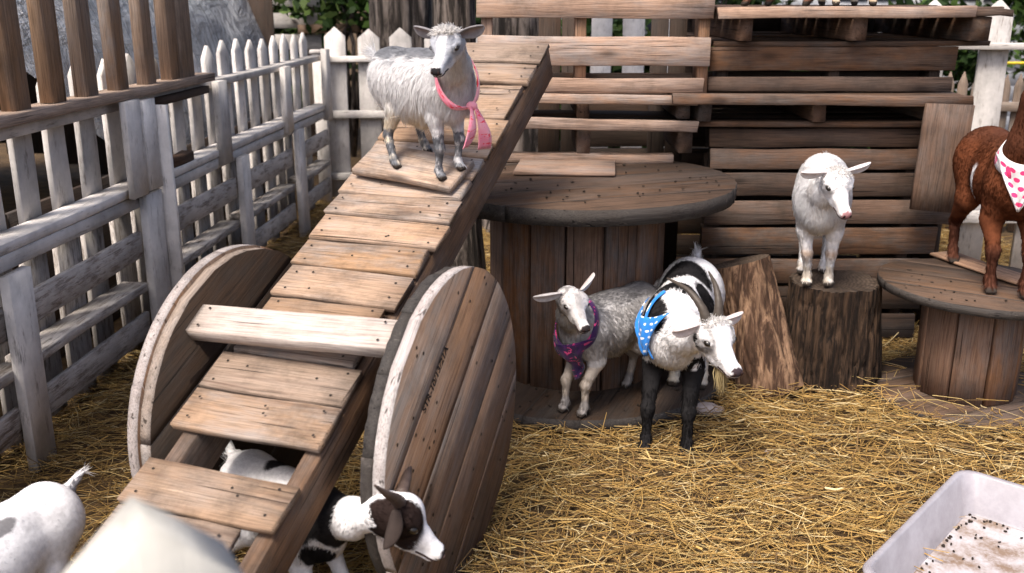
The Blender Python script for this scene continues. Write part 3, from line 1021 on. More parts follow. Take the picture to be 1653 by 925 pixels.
def neck_cloth(g, mat, t=0.35, band=.028, flap=None, name='bandana', turn=0.0, tails=None, eps=.012, knot=False, drop_f=.05, tail_w=(.011, .010), arc=math.pi):
    """a band round the neck shrunk onto the body, with a triangular flap hanging on the chest and/or two ribbon tails"""
    n0, n1 = g.n0, g.n1
    ax = (n1 - n0) / np.linalg.norm(n1 - n0)
    c = n0 + (n1 - n0) * t
    front = np.array([1.0, 0, -.5]); front -= ax * (front @ ax); front /= np.linalg.norm(front)
    if turn:
        sd0 = np.cross(ax, front)
        front = front * math.cos(turn) + sd0 * math.sin(turn)
    side = np.cross(ax, front)
    R0 = .30 * g.H
    nu, nv = 48, 4
    pts, uv, dirs, epss = [], [], [], []
    for a in np.linspace(-arc, arc, nu):
        dv = front * math.cos(a) + side * math.sin(a)
        drop = -ax * (max(0, 1 - abs(a) / 1.9) if knot else (.5 + .5 * math.cos(a))) * drop_f * g.H
        for b in np.linspace(0, 1, nv):
            pts.append(c + drop - ax * band * (b - .5) + dv * R0); uv.append((a / (2 * math.pi) * 1.2, b * .12))
            dirs.append(-dv); epss.append(eps * (.45 + .55 * max(0, math.cos(a))) - .004 * abs(b - .5))
    pts = list(g.march_n(np.array(pts), np.array(dirs), np.array(epss), 1.0))
    band_o = cloth_grid(g, 'neck_band' if not flap else name, pts, uv, nu, nv, mat)
    down = np.array(g.M.to_3x3().inverted() @ Vector((0, 0, -1)))
    kn = np.array(pts).reshape(nu, nv, 3)[nu // 2].mean(0)
    fh = front.copy(); fh -= down * (fh @ down); fh /= np.linalg.norm(fh)
    sh = np.cross(down, fh)
    if flap:
        FL, FW = flap
        nu, nv = 13, 15
        pts, uv = np.zeros((nu, nv, 3)), []
        org = np.zeros((nu, nv, 3))
        for i, a in enumerate(np.linspace(-1, 1, nu)):
            for j, b in enumerate(np.linspace(0, 1, nv)):
                lat = a * (1 - b * .97) * FW
                rise = (abs(a) ** 1.6) * FW * .42 * (1 - b)
                org[i, j] = kn + sh * lat + down * (b * FL - .012 - rise) + fh * .15 * g.H
                uv.append((a * .5 * (1 - b) + .5, 1 - b * .9))
        hit = g.march_n(org.reshape(-1, 3), -fh, eps + .002, 1.2).reshape(nu, nv, 3)
        for i, a in enumerate(np.linspace(-1, 1, nu)):
            prev = None
            for j, b in enumerate(np.linspace(0, 1, nv)):
                o = org[i, j]
                dist = float((o - hit[i, j]) @ fh)
                lim = (prev + .012) if prev is not None else .15 * g.H + abs(a) * FW * .9
                dist = min(dist, lim, .26 * g.H + abs(a) * FW)
                prev = dist
                pts[i, j] = o - fh * dist + fh * (.005 * math.sin(a * 6 + b * 4) + .004 * math.sin(a * 11 - b * 7))
        cloth_grid(g, name, pts.reshape(-1, 3), uv, nu, nv, mat)
    if tails:
        for s, (tl, out, tw) in zip((1, -1), tails):
            nu, nv = 12, 4
            pts, uv = [], []
            for a in np.linspace(0, 1, nu):
                wv = tail_w[0] + tail_w[1] * a
                ctr = kn + down * tl * a + sh * s * (out * a + .006) + fh * (.008 + .02 * math.sin(a * 2.6))
                q = g.march(ctr + fh * .10, -fh, eps, 1.2)
                if (q - ctr) @ fh > 0: ctr = q
                for b in np.linspace(-1, 1, nv):
                    pts.append(ctr + sh * b * wv * math.cos(tw * a) + fh * b * wv * math.sin(tw * a) + fh * .004 * math.sin(b * 2 + a * 5)); uv.append((.3 * s + b * .06, a * .7))
            cloth_grid(g, 'ribbon_tail', pts, uv, nu, nv, mat)
    if knot:
        k = g.ball('knot', kn + fh * .004, .013, mat, (.8, 1.1, .9))
    return band_o
# ------------------------------------------------------------------ the setting
UP = Vector((0, 0, 1))
def ground():
    n = 60
    xs = np.concatenate([[-150, -60, -25], np.linspace(-8, 8, n), [25, 60, 150]])
    ys = np.concatenate([[-60, -20], np.linspace(-2, 14, n), [30, 80, 200]])
    X, Y = np.meshgrid(xs, ys, indexing='ij')
    inside = np.exp(-((X) / 9) ** 4 - ((Y - 5) / 9) ** 4)
    Z = -0.006 + (fbm(np.stack([X * 1.7, Y * 1.7, X * 0], -1)) - .5) * .02 * inside
    nx, ny = X.shape
    i, j = np.meshgrid(np.arange(nx - 1), np.arange(ny - 1), indexing='ij')
    a = i * ny + j
    Fq = np.stack([a, a + ny, a + ny + 1, a + 1], -1).reshape(-1, 4)
    me = np_mesh('ground', np.stack([X, Y, Z], -1).reshape(-1, 3), [Fq], True)
    tag(link('ground', me, 'ground_soil'), kind='structure')
ground()

# ---- left fence: pallets below, pickets above, all painted white
FA = Vector((-1.453, 2.607, 0)); FB = Vector((-1.22, 6.387, 0))
FD = (FB - FA).normalized(); FN = Vector((FD.y, -FD.x, 0))
def fp(s, off, z):
    return FA + FD * s + FN * off + UP * z
def vboard(parent, name, s, off, z0, z1, W, T, mat='fence_paint', point=0.0, lean=0.0, D=FD, base=None):
    p = fp(s, off, (z0 + z1) / 2) if base is None else Vector(base) + UP * ((z0 + z1) / 2)
    x = (UP + D * lean).normalized()
    return board(name, p, x, D, z1 - z0, W, T, mat, parent, point=point, ragged=0.003)
def hboard(parent, name, s0, s1, off, z, W, T, flat, mat='fence_paint', dz=0.0):
    p = fp((s0 + s1) / 2, off, z)
    x = (FD + UP * dz).normalized()
    return board(name, p, x, FN if flat else UP, s1 - s0, W, T, mat, parent, seg=4, warp=.003)
near = thing('picket_fence', 'white painted near fence panel beside the spotted goat, pallet boards below its pickets', 'fence', fp(0.1, 0, 0))
far = thing('picket_fence', 'white painted far fence panel with a row of pickets running to the corner', 'fence', fp(2.3, 0, 0))
for par, s0, s1 in ((near, -.78, .95), (far, .985, 3.60)):
    k = 0
    s = s0 + .07
    while s < s1 - .02:
        lean = random.uniform(-.02, .02)
        W = random.uniform(.095, .112)
        vboard(par, 'picket', s, -.022, .60 + random.uniform(-.02, .02), 1.105 + random.uniform(-.012, .014), W, .02, point=.055, lean=lean)
        if not (par is near and -.1 < s < 0):
            vboard(par, 'slat', s + random.uniform(-.02, .03), -.034, random.uniform(0, .03), .59, W * random.uniform(1.18, 1.38), .018, 'fence_worn', lean=lean, D=FD) if False else vboard(par, 'slat', s + random.uniform(-.02, .03), -.034, random.uniform(0, .03), .59, W * random.uniform(1.18, 1.38), .018, 'fence_worn', lean=random.uniform(-.015, .015))
        s += .2 if par is far else .198
    hboard(par, 'rail', s0, s1 - .01, .022, .945, .06, .032, True)
    hboard(par, 'rail', s0, s1, .035, .648, .09, .03, True, dz=.001)
    hboard(par, 'rail', s0, s1, .062, .606, .045, .026, False)
# inner boards between the posts, by bay
for par, s0, s1 in ((near, -.75, -.02), (near, .03, .80), (far, 1.06, 1.83), (far, 1.95, 2.76), (far, 2.93, 3.58)):
    hboard(par, 'pallet_board', s0, s1 - random.uniform(.0, .03), .066, .452 + random.uniform(-.01, .01), .095, .019, False, 'fence_worn', dz=random.uniform(-.006, .006))
    hboard(par, 'pallet_shelf', s0 - .005, s1 - .005, .033, .295, .092, .032, True, 'fence_worn', dz=random.uniform(-.004, .004))
    hboard(par, 'pallet_board', s0, s1 - random.uniform(.0, .03), .066, .15 + random.uniform(-.01, .01), .09, .019, False, 'fence_worn', dz=random.uniform(-.006, .006))
vboard(near, 'post', -.03, .092, 0, .58, .11, .03)
vboard(near, 'post', .755, .105, .635, .965, .115, .024)
vboard(near, 'post', .885, .105, .640, .955, .105, .024, lean=.02)
vboard(near, 'post', .872, .092, 0, .625, .135, .03)
vboard(far, 'post', 1.025, .092, 0, .60, .085, .03)
vboard(far, 'post', 1.69, .083, .60, .955, .115, .03)
vboard(far, 'post', 1.89, .092, 0, .60, .115, .03)
vboard(far, 'post', 2.69, .083, .605, .95, .115, .03)
vboard(far, 'post', 2.85, .092, 0, .60, .13, .03)
vboard(far, 'post', 3.555, .085, .57, 1.0, .10, .035, lean=.03)
# board standing edge-on to the pen
board('edge_board', fp(.963, .11, .51), UP, FN, .84, .075, .022, 'fence_paint', far)
board('wood_block', fp(1.26, .045, .684), FD, FN, .22, .05, .038, 'pallet_dark', far)

bw = thing('board_wall', 'low dark brown board wall just outside the white left fence', 'wall', fp(1.4, -.3, 0))
for q in range(4):
    for s0, s1 in ((-1.0, .6), (.61, 2.2), (2.21, 3.7)):
        board('wall_board', fp((s0 + s1) / 2, -.30, .075 + q * .15), FD, UP, s1 - s0, .146, .02, 'pallet_shade', bw, seg=3)
# ---- brown stud frame standing on the near fence
st = thing('stud_frame', 'bare brown upright studs on a long sill board above the near white fence', 'wood frame', fp(.7, .05, .965))
board('sill_board', fp(.52, .055, .982), FD, FN, 2.15, .095, .032, 'stud_wood', st, seg=5)
for s, w in ((-.34, .09), (-.09, .09), (.155, .085), (.36, .085), (.565, .085), (.79, .085), (1.03, .08)):
    vboard(st, 'stud', s, .055, .999, 1.95, w, .042, 'stud_wood', lean=random.uniform(-.01, .01))
vboard(st, 'stud', 1.245, .055, .999, 1.95, .085, .045, 'stud_wood')
vboard(st, 'stud', 1.36, .06, .999, 1.95, .12, .05, 'stud_wood')
board('sill_block', fp(1.33, .045, .93), FD, FN, .5, .07, .03, 'pallet_dark', st)

# ---- back fence
def picket_row(label, x0, x1, y, top, W, pitch, rails, mat, cat='fence', point=.06, T=.02, x_first=None, depth=.03):
    f = thing('picket_fence', label, cat, ((x0 + x1) / 2, y, 0))
    x = x_first if x_first is not None else x0 + W / 2
    while x < x1:
        vboard(f, 'picket', 0, 0, random.uniform(.0, .03), top + random.uniform(-.012, .012), W * random.uniform(.96, 1.04), T, mat, point=point, lean=random.uniform(-.012, .012), D=Vector((1, 0, 0)), base=(x, y, 0))
        x += pitch * random.uniform(.98, 1.02)
    for z, w in rails:
        L = x1 - x0
        k = max(1, int(L / 1.6))
        for q in range(k):
            board('rail', Vector((x0 + (q + .5) * L / k, y - T / 2 - depth / 2 - .002, z)), (1, 0, 0), UP, L / k - .004, w, depth, mat, f, seg=3)
    return f
picket_row('white back fence behind the pen, pickets in front of the big tree', -1.205, .12, 6.42, 1.118, .138, .212, ((.925, .035), (.575, .045), (.17, .045)), 'fence_paint', x_first=-1.135, depth=.045)
picket_row('short white picket panel seen through the gaps of the left pallets', .50, 1.10, 6.42, 1.24, .135, .215, ((.60, .045), (.17, .045)), 'fence_paint', depth=.045)
bf = thing('fence_post', 'white corner post where the left and back fences meet', 'post', (-1.235, 6.33, 0))
board('post_board', (-1.225, 6.33, .48), UP, (1, 0, 0), .96, .075, .05, 'fence_paint', bf)
board('post_cap', (-1.225, 6.33, .975), (1, 0, 0), (0, 1, 0), .10, .075, .022, 'fence_paint', bf)
picket_row('tall white picket fence at the right edge behind the brown goat', 1.82, 3.1, 4.36, 1.285, .13, .275, ((1.10, .028), (.35, .05)), 'fence_paint', x_first=1.82, depth=.05)
picket_row('low brown picket fence seen between the tall white pickets', 2.4, 4.2, 5.5, .90, .055, .078, ((.72, .05), (.2, .05)), 'brown_picket', point=.07, T=.016)
yb = thing('yellow_barrier', 'thin yellow tube barrier behind the brown picket fence', 'barrier', (3.2, 5.9, 0))
for nm, a, b in (('post', (2.9, 5.9, 0), (2.9, 5.9, 1.0)), ('post', (3.45, 5.9, 0), (3.45, 5.9, 1.0)), ('bar', (2.75, 5.9, .93), (3.7, 5.9, .93))):
    Vt, Ft = tube_np(np.linspace(a, b, 3), [.009] * 3, 8)
    Vt = Vt - np.array([3.2, 5.9, 0])
    link(nm, np_mesh(nm, Vt, Ft, True), 'yellow_paint', yb)

# ---- hoop house beyond the left fence
def hoop():
    t = thing('hoop_house', 'hoop house covered with wrinkled grey plastic film beyond the left fence', 'greenhouse', (-3.1, 5.4, 0))
    nu, nv = 60, 70
    V = []
    for i in range(nu):
        th = math.pi * i / (nu - 1)
        x, z = 1.35 * math.cos(th), .5 + 1.5 * math.sin(th)
        yf = 3.35 + max(0, 1.30 - z) * 1.45 if x > 0 else 3.35
        for j in range(nv):
            y = yf + (7.45 - yf) * j / (nv - 1)
            V.append((x, y - 5.4, z))
    V = np.array(V)
    w = (fbm(V * np.array([2.2, 1.3, 2.2]) + 3) - .5) * .05 + np.abs(fbm(V * np.array([5.0, 2.0, 3.0]) + V[:, [2]] * 2) - .5) * .10
    d = V.copy(); d[:, 1] = 0; d[:, 2] -= .5
    d /= np.linalg.norm(d, axis=1, keepdims=True)
    V = V + d * w[:, None]
    i, j = np.meshgrid(np.arange(nu - 1), np.arange(nv - 1), indexing='ij')
    a = i * nv + j
    me = np_mesh('film_cover', V, [np.stack([a, a + 1, a + nv + 1, a + nv], -1).reshape(-1, 4)], True)
    link('film_cover', me, 'film', t)
    for y in (4.6, 5.9, 7.2):
        th = np.linspace(0, math.pi, 25)
        path = np.stack([1.27 * np.cos(th), np.full(25, y - 5.4), .5 + 1.41 * np.sin(th)], 1)
        path = np.concatenate([[[1.27, y - 5.4, 0]], path, [[-1.27, y - 5.4, 0]]])
        Vt, Ft = tube_np(path, [.02] * len(path), 6)
        link('hoop', np_mesh('hoop', Vt, Ft, True), 'metal', t)
    for x in (1.33, -1.33):
        board('side_board', (-3.1 + x, 5.6, .25), (0, 1, 0), UP, 3.6, .5, .025, 'pallet_shade', t)
    for q in range(9):
        board('end_board', (-4.3 + q * .3, 7.42, .85), UP, (1, 0, 0), 1.7 - abs(q - 4) * .16, .295, .02, 'pallet_shade', t)
hoop()
rb = thing('feed_barrel', 'red barrel glimpsed behind the slats of the near white fence', 'barrel', (-1.98, 3.25, 0))
pth = np.array([[0, 0, z] for z in (0.0, .02, .06, .2, .22, .24, .4, .42, .44, .58, .61, .62)])
Vt, Ft = tube_np(pth, [.17, .185, .19, .19, .2, .19, .19, .2, .19, .19, .185, .15], 24)
link('shell', np_mesh('shell', Vt, Ft, True), 'red_plastic', rb)
Vt, Ft = tube_np(np.array([[0, 0, .621], [0, 0, .64], [0, 0, .655]]), [.165, .17, .15], 24)
link('lid', np_mesh('lid', Vt, Ft, True), 'red_plastic', rb)

# ---- timber frame far behind, shed
tf = thing('timber_rack', 'weathered timber rack behind the far end of the left fence', 'rack', (-1.95, 8.3, 0))
for z in (.95, 1.12, 1.29, 1.46):
    board('rack_board', (-2.05, 8.3, z), (1, 0, 0), UP, .95, .12, .025, 'fence_paint', tf)
for x in (-2.4, -1.68):
    board('rack_post', (x, 8.36, .85), UP, (1, 0, 0), 1.7, .09, .06, 'stud_wood', tf)
board('rack_arm', (-1.5, 8.25, 1.06), (1, 0, .03), UP, .5, .07, .05, 'stud_wood', tf)

def shed():
    t = thing('white_shed', 'white shed with windows glimpsed through the gaps of the pallets', 'shed', (3.0, 10.6, 0))
    for q in range(16):
        board('siding_board', (3.0, 10.0, .075 + q * .15), (1, 0, .0), UP, 5.2, .148, .02, 'shed_white', t)
    for x in (.42, 5.58):
        for q in range(8):
            board('side_board', (x, 10.15 + q * .3, 1.2), UP, (0, 1, 0), 2.4, .298, .02, 'shed_white', t)
    for x in (1.25, 2.3, 3.5, 4.6):
        w = board('window', (x, 9.975, 1.25), (1, 0, 0), UP, .7, .62, .03, 'shed_white', t)
        for qx in (-.165, .165):
            for qz in (-.14, .14):
                board('pane', (x + qx, 9.955, 1.25 + qz), (1, 0, 0), UP, .29, .24, .012, 'shed_glass', w)
    for s in (-1, 1):
        board('roof_slope', (3.0, 11.1 + s * .72, 2.75), (1, 0, 0), (0, .86, -s * .5 * 1), 5.6, 1.75, .05, 'shed_roof', t)
shed()

# ---- trees and shrubs
LEAF_COLS = np.array([(.030, .062, .014), (.045, .088, .02), (.065, .115, .026), (.022, .045, .012), (.085, .13, .035)])
def leaf_cloud(name, parent, centres, radii, n, size, seed, base):
    rng = np.random.default_rng(seed)
    ci = rng.integers(0, len(centres), n)
    d = rng.normal(0, 1, (n, 3)); d /= np.linalg.norm(d, axis=1, keepdims=True)
    P = np.array(centres)[ci] + d * (np.array(radii)[ci] * rng.uniform(.45, 1.08, n))[:, None] * np.array([1, 1, .8]) - np.array(base)
    a = rng.normal(0, 1, (n, 3)); a /= np.linalg.norm(a, axis=1, keepdims=True)
    b = np.cross(a, rng.normal(0, 1, (n, 3))); b /= np.linalg.norm(b, axis=1, keepdims=True)
    s = size * rng.uniform(.6, 1.3, (n, 1))
    V = np.stack([P - a * s, P + b * s * .5 - a * s * .1, P + a * s, P - b * s * .5 - a * s * .1], 1).reshape(-1, 3)
    me = np_mesh(name, V, [np.arange(n * 4).reshape(-1, 4)])
    cc = LEAF_COLS[(ci + rng.integers(0, 2, n)) % len(LEAF_COLS)] * rng.uniform(.7, 1.3, (n, 1))
    set_col(me, np.repeat(cc, 4, 0))
    return link(name, me, 'leaves', parent)
def trunk_mesh(path, radii, n=40, rough=.1, flut=8):
    V, Fc = tube_np(path, radii, n)
    m = len(path)
    path = np.asarray(path)
    c = np.repeat(path, n, 0)
    d = V - c
    th = np.tile(np.linspace(0, 2 * math.pi, n, endpoint=False), m)
    f = 1 + rough * (fbm(np.stack([np.cos(th) * flut * .6, np.sin(th) * flut * .6, V[:, 2] * 1.1], -1)) - .5) * 2 + rough * .6 * np.sin(th * flut + 2.5 * fbm(V * 1.5))
    V = c + d * f[:, None]
    return np_mesh('trunk', V, Fc, True)
def tree(label, x, y, r, h, crown, seed, leaves=3500, lean=(0, 0), group='trees behind the pen'):
    rng = np.random.default_rng(seed)
    t = thing('tree', label, 'tree', (x, y, 0), group)
    zs = np.array([-.1, .05, .15, .35, .7, 1.1, 1.6, 2.2, 3.0, h])
    rr = r * np.array([1.7, 1.45, 1.25, 1.1, 1.03, 1.0, .97, .93, .86, .62])
    path = np.stack([lean[0] * zs, lean[1] * zs, zs], 1)
    link('trunk', trunk_mesh(path, rr), 'tree_bark', t)
    top = path[-1]
    cents, rads = [], []
    for q in range(5):
        a = q * 1.256 + rng.uniform(0, .6)
        e = top + np.array([math.cos(a) * crown * .55, math.sin(a) * crown * .55, crown * rng.uniform(.25, .7)])
        mid = (top + e) / 2 + np.array([0, 0, .25])
        Vt, Ft = tube_np(np.array([top - [0, 0, .4], mid, e]), [r * .42, r * .28, r * .12], 10)
        link('limb', np_mesh('limb', Vt, Ft, True), 'tree_bark', t)
        for _ in range(4):
            cents.append(np.array([x, y, 0]) + e + rng.normal(0, crown * .22, 3)); rads.append(crown * rng.uniform(.22, .38))
    leaf_cloud('crown', t, cents, rads, leaves, .11, seed, (x, y, 0))
    return t
tree('thick furrowed tree trunk rising behind the white back fence', -.76, 7.05, .225, 4.6, 2.2, 3, 3500)
tree('slim tree trunk rising inside the pen between ramp and cable reel table', -.225, 4.05, .085, 4.0, 1.4, 5, 1500, lean=(-.008, .03))
tree('tree trunk standing behind the left pallet stack', .06, 5.6, .17, 4.5, 1.9, 8, 2500)
def shrub(label, x, y, r, h, seed, n=3000):
    rng = np.random.default_rng(seed)
    t = thing('shrub', label, 'shrub', (x, y, 0), 'shrubs behind the pen')
    cents, rads = [], []
    for q in range(9):
        cents.append((x + rng.uniform(-r, r) * .7, y + rng.uniform(-r, r) * .5, rng.uniform(.25, 1) * h)); rads.append(r * rng.uniform(.3, .55))
    leaf_cloud('foliage', t, cents, rads, n, .055, seed, (x, y, 0))
    for q in range(5):
        Vt, Ft = tube_np(np.array([[0, 0, 0], [rng.uniform(-.2, .2) * r, rng.uniform(-.2, .2), h * .5], [rng.uniform(-.6, .6) * r, rng.uniform(-.3, .3), h * .95]]), [.025, .018, .006], 6)
        link('stem', np_mesh('stem', Vt, Ft, True), 'tree_bark', t)
for q, (lb, x, y, r, h) in enumerate((
        ('leafy green shrub behind the corner of the white fence', -2.0, 9.2, 1.0, 2.2),
        ('dense green shrub left of the thick tree trunk', -1.35, 8.3, .75, 1.9),
        ('tall dark shrub behind the leafy ones, above the back fence', -1.5, 10.6, 1.4, 3.2),
        ('green shrub right of the thick tree trunk', .25, 8.6, .8, 1.8),
        ('broad shrub behind the pallet stacks', 1.5, 8.4, 1.0, 1.5),
        ('shrub beyond the right hand white pickets', 4.2, 7.5, .9, 1.8),
        ('far dark shrub behind the hoop house', -4.2, 9.6, 1.4, 2.8),
        ('low dense shrub behind the back fence, left of the slim tree', -.2, 7.6, .7, 1.15),
        ('low dense shrub behind the back fence, seen through the left pallets', .75, 7.2, .7, 1.05),
        ('low dense shrub behind the back fence, seen through the right pallets', 1.9, 7.2, .75, 1.0),
        ('low dense shrub behind the back fence near the brown pickets', 3.0, 7.3, .75, 1.1),
        ('tall shrub standing beside the white shed', 5.4, 9.0, 1.2, 2.6))):
    shrub(lb, x, y, r, h, 40 + q)

# ------------------------------------------------------------------ pallet stacks
Y0 = 3.62
X = Vector((1, 0, 0)); YV = Vector((0, 1, 0))
def xat(px, y=Y0):
    return (px - CPX) / FPX * (y * _cp + .45 * _sp)
def hb(par, x0, x1, z0, z1, y, T, mat, name='board', tilt=0.0):
    L, W = x1 - x0, z1 - z0
    return board(name, Vector(((x0 + x1) / 2, y, (z0 + z1) / 2)), Vector((1, 0, tilt)), UP, L, W, T, mat, par, seg=4, warp=.003, ragged=.004, nails=None)
def hbn(par, x0, x1, z0, z1, y, T, mat, xs, name='board', tilt=0.0):
    L, W = x1 - x0, z1 - z0
    xc = (x0 + x1) / 2
    nl = []
    for x in xs:
        for q in (-.25, .25):
            nl.append((xc - x + random.uniform(-.008, .008), q * W + random.uniform(-.006, .006)))
    # the +Z face of the board looks at the viewer: local x runs to -X, so nail x is mirrored
    return board(name, Vector((xc, y, (z0 + z1) / 2)), Vector((-1, 0, -tilt)), UP, L, W, T, mat, par, seg=4, warp=.003, ragged=.004, nails=nl)
def flat_deck(par, x0, x1, y0, y1, z, T, mat, n, tilt=0.0, name='deck_board'):
    w = (y1 - y0) / n
    for q in range(n):
        board(name, Vector(((x0 + x1) / 2, y0 + (q + .5) * w, z)), Vector((1, 0, tilt)), YV, x1 - x0 - random.uniform(0, .02), w * .86, T, mat, par, seg=3, warp=.003, ragged=.006)
def stringer(par, x, y0, y1, z0, z1, T, mat):
    board('stringer', Vector((x, (y0 + y1) / 2, (z0 + z1) / 2)), YV, UP, y1 - y0, z1 - z0, T, mat, par, seg=2)

# right stack, from the ground up
p = thing('pallet', 'dark standing pallet behind the white goat, lowest of the right hand stack', 'pallet', (1.12, Y0, 0), 'stacked pallets')
zz = [(.02, .118), (.135, .232), (.245, .34), (.355, .462), (.475, .568), (.582, .672), (.685, .762), (.772, .838)]
for i, (a, b) in enumerate(zz):
    hbn(p, .735 + random.uniform(-.015, .01), 1.60 + random.uniform(-.04, .04) + (.05 if i == 4 else 0), a + random.uniform(-.003, .004), b, Y0, .02, 'pallet_shade' if i < 2 else 'pallet_dark', (.77, 1.1, 1.5), tilt=random.uniform(-.004, .004))  # the lowest boards take the shade-darkened copy of the wood
for x in (.77, 1.12, 1.50):
    board('stringer', Vector((x, Y0 + .057, .425)), UP, YV, .83, .088, .04, 'pallet_shade', p)
for a in (.06, .20, .34, .48, .62, .755):
    hb(p, .74, 1.55, a, a + .11, Y0 + .112, .018, 'pallet_shade', 'back_board')
p = thing('pallet', 'brown flat pallet whose long deck edge makes a shelf behind the white goat', 'pallet', (1.12, Y0 + .5, .845), 'stacked pallets')
flat_deck(p, .66, 1.585, Y0 - .05, Y0 + .97, .8565, .018, 'pallet_dark', 6, name='base_board')
for x in (.70, 1.115, 1.545):
    stringer(p, x, Y0 - .055, Y0 + .96, .868, .938, .045, 'pallet_dark')
hb(p, .575, 1.645, .931, .968, Y0 - .088, .03, 'pallet_dark', 'edge_board', tilt=-.008)
flat_deck(p, .58, 1.64, Y0 - .066, Y0 + .97, .9525, .022, 'pallet_dark', 7)
p = thing('pallet', 'standing pallet of wide knotty brown boards, third up in the right hand stack', 'pallet', (1.18, Y0 + .05, .965), 'stacked pallets')
hbn(p, .725, 1.625, 1.042, 1.128, Y0 + .04, .02, 'pallet_dark', (.78, 1.19, 1.55))
hbn(p, .722, 1.62, .970, 1.022, Y0 + .04, .02, 'pallet_dark', (.78, 1.19, 1.55))
for x in (.78, 1.19, 1.56):
    board('stringer', Vector((x, Y0 + .096, 1.049)), UP, YV, .155, .088, .04, 'pallet_shade', p)
hb(p, .74, 1.6, .975, 1.035, Y0 + .152, .018, 'pallet_shade', 'back_board')
p = thing('pallet', 'topmost pallet of the right hand stack, goat hooves standing on its edge', 'pallet', (1.22, Y0 + .45, 1.13), 'stacked pallets')
flat_deck(p, .73, 1.74, Y0 + .02, Y0 + .95, 1.1405, .018, 'pallet_dark', 5, name='base_board')
for x, w in ((.835, .045), (1.24, .05), (1.67, .07)):
    stringer(p, x, Y0 - .03, Y0 + .94, 1.152, 1.236, w, 'pallet_dark')
hb(p, .728, 1.63, 1.232, 1.271, Y0 - .055, .03, 'pallet_light', 'edge_board', tilt=.004)
hb(p, 1.60, 1.78, 1.238, 1.262, Y0 - .02, .03, 'pallet_dark', 'edge_board')
flat_deck(p, .73, 1.745, Y0 - .035, Y0 + .94, 1.2585, .022, 'pallet_dark', 7)
wp = thing('plank', 'wide upright plank with curved grain nailed to the end of the pallet stack', 'plank', (1.545, Y0 - .1, .56))
board('plank_board', Vector((1.548, Y0 - .118, .745)), Vector((.04, .02, 1)), Vector((1, -.12, 0)), .385, .165, .026, 'pallet_dark', wp, seg=4)
# unseen wall added behind the stack to keep its gaps dark
sw = thing('board_wall', 'added dark board wall that keeps the gaps of the standing pallets black', 'wall', (1.1, Y0 + .92, 0))
for q in range(8):
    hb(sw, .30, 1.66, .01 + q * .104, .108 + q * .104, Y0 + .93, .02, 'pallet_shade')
for q in range(4):
    for x in (1.67,):
        board('side_board', Vector((x, Y0 + .2 + q * .2, .42)), UP, YV, .82, .195, .02, 'pallet_shade', sw)

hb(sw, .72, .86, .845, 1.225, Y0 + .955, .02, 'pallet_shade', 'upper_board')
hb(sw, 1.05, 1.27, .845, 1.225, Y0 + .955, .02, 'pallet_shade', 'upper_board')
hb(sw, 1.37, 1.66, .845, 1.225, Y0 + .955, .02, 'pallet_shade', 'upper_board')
lw = thing('board_wall', 'added dark boards upright behind the left pallet stack to blacken its gaps', 'wall', (.3, Y0 + .5, 0))
for x0, x1 in ((.11, .20), (.205, .29), (.57, .64), (.645, .715)):  # boards added only so the gaps in front of them stay dark
    board('upright_board', Vector(((x0 + x1) / 2, Y0 + .50, .73)), UP, X, 1.46, x1 - x0, .02, 'pallet_shade', lw)
board('cross_board', Vector((.41, Y0 + .525, .62)), X, UP, .62, .09, .02, 'pallet_shade', lw)
# left stack, standing on the rear of the big reel
ZT = .71
p = thing('pallet', 'low flat pallet resting on the rear of the big cable reel table', 'pallet', (.25, Y0 + .1, ZT), 'stacked pallets')
hb(p, -.06, .60, ZT + .002, ZT + .036, Y0 + .01, .05, 'pallet_light', 'base_board', tilt=-.01)
for x, w in ((-.05, .05), (.265, .048), (.640, .05)):
    board('stringer', Vector((x, Y0 + .16, ZT + .085)), YV, UP, .36, .094, w, 'pallet_dark', p)
flat_deck(p, -.10, .675, Y0 - .03, Y0 + .36, ZT + .1435, .02, 'pallet_dark', 4, tilt=-.012)
hb(p, -.10, .675, ZT + .128, ZT + .168, Y0 - .052, .022, 'pallet_light', 'edge_board', tilt=-.02)
p = thing('pallet', 'flat pallet second from the cable reel table in the left hand stack', 'pallet', (.25, Y0 + .12, .87), 'stacked pallets')
for x, w in ((-.05, .05), (.26, .045), (.628, .045)):
    board('stringer', Vector((x, Y0 + .17, .905)), YV, UP, .38, .058, w, 'pallet_dark', p)
flat_deck(p, -.10, .675, Y0 - .03, Y0 + .36, .9455, .02, 'pallet_light', 4)
hb(p, .02, .672, .932, .966, Y0 - .05, .024, 'pallet_light', 'edge_board', tilt=-.01)
p = thing('pallet', 'pale standing pallet of wide boards at the top of the left hand stack', 'pallet', (.30, Y0 + .1, .96), 'stacked pallets')
hbn(p, -.105, .70, .968, 1.020, Y0 + .005, .02, 'pallet_light', (-.07, .245, .68))
hbn(p, -.125, .715, 1.066, 1.168, Y0, .02, 'pallet_light', (-.09, .245, .69), tilt=-.006)
hbn(p, -.125, .722, 1.231, 1.325, Y0, .02, 'pallet_light', (-.09, .245, .69), tilt=-.006)
hbn(p, -.125, .722, 1.37, 1.46, Y0, .02, 'pallet_light', (-.09, .245, .69))
for x in (-.09, .25, .695):
    board('stringer', Vector((x, Y0 + .057, 1.215)), UP, YV, .50, .088, .04, 'pallet_light', p)
hb(p, -.1, .7, 1.36, 1.45, Y0 + .112, .018, 'pallet_dark', 'back_board')
hb(p, -.1, .7, .975, 1.03, Y0 + .112, .018, 'pallet_dark', 'back_board')

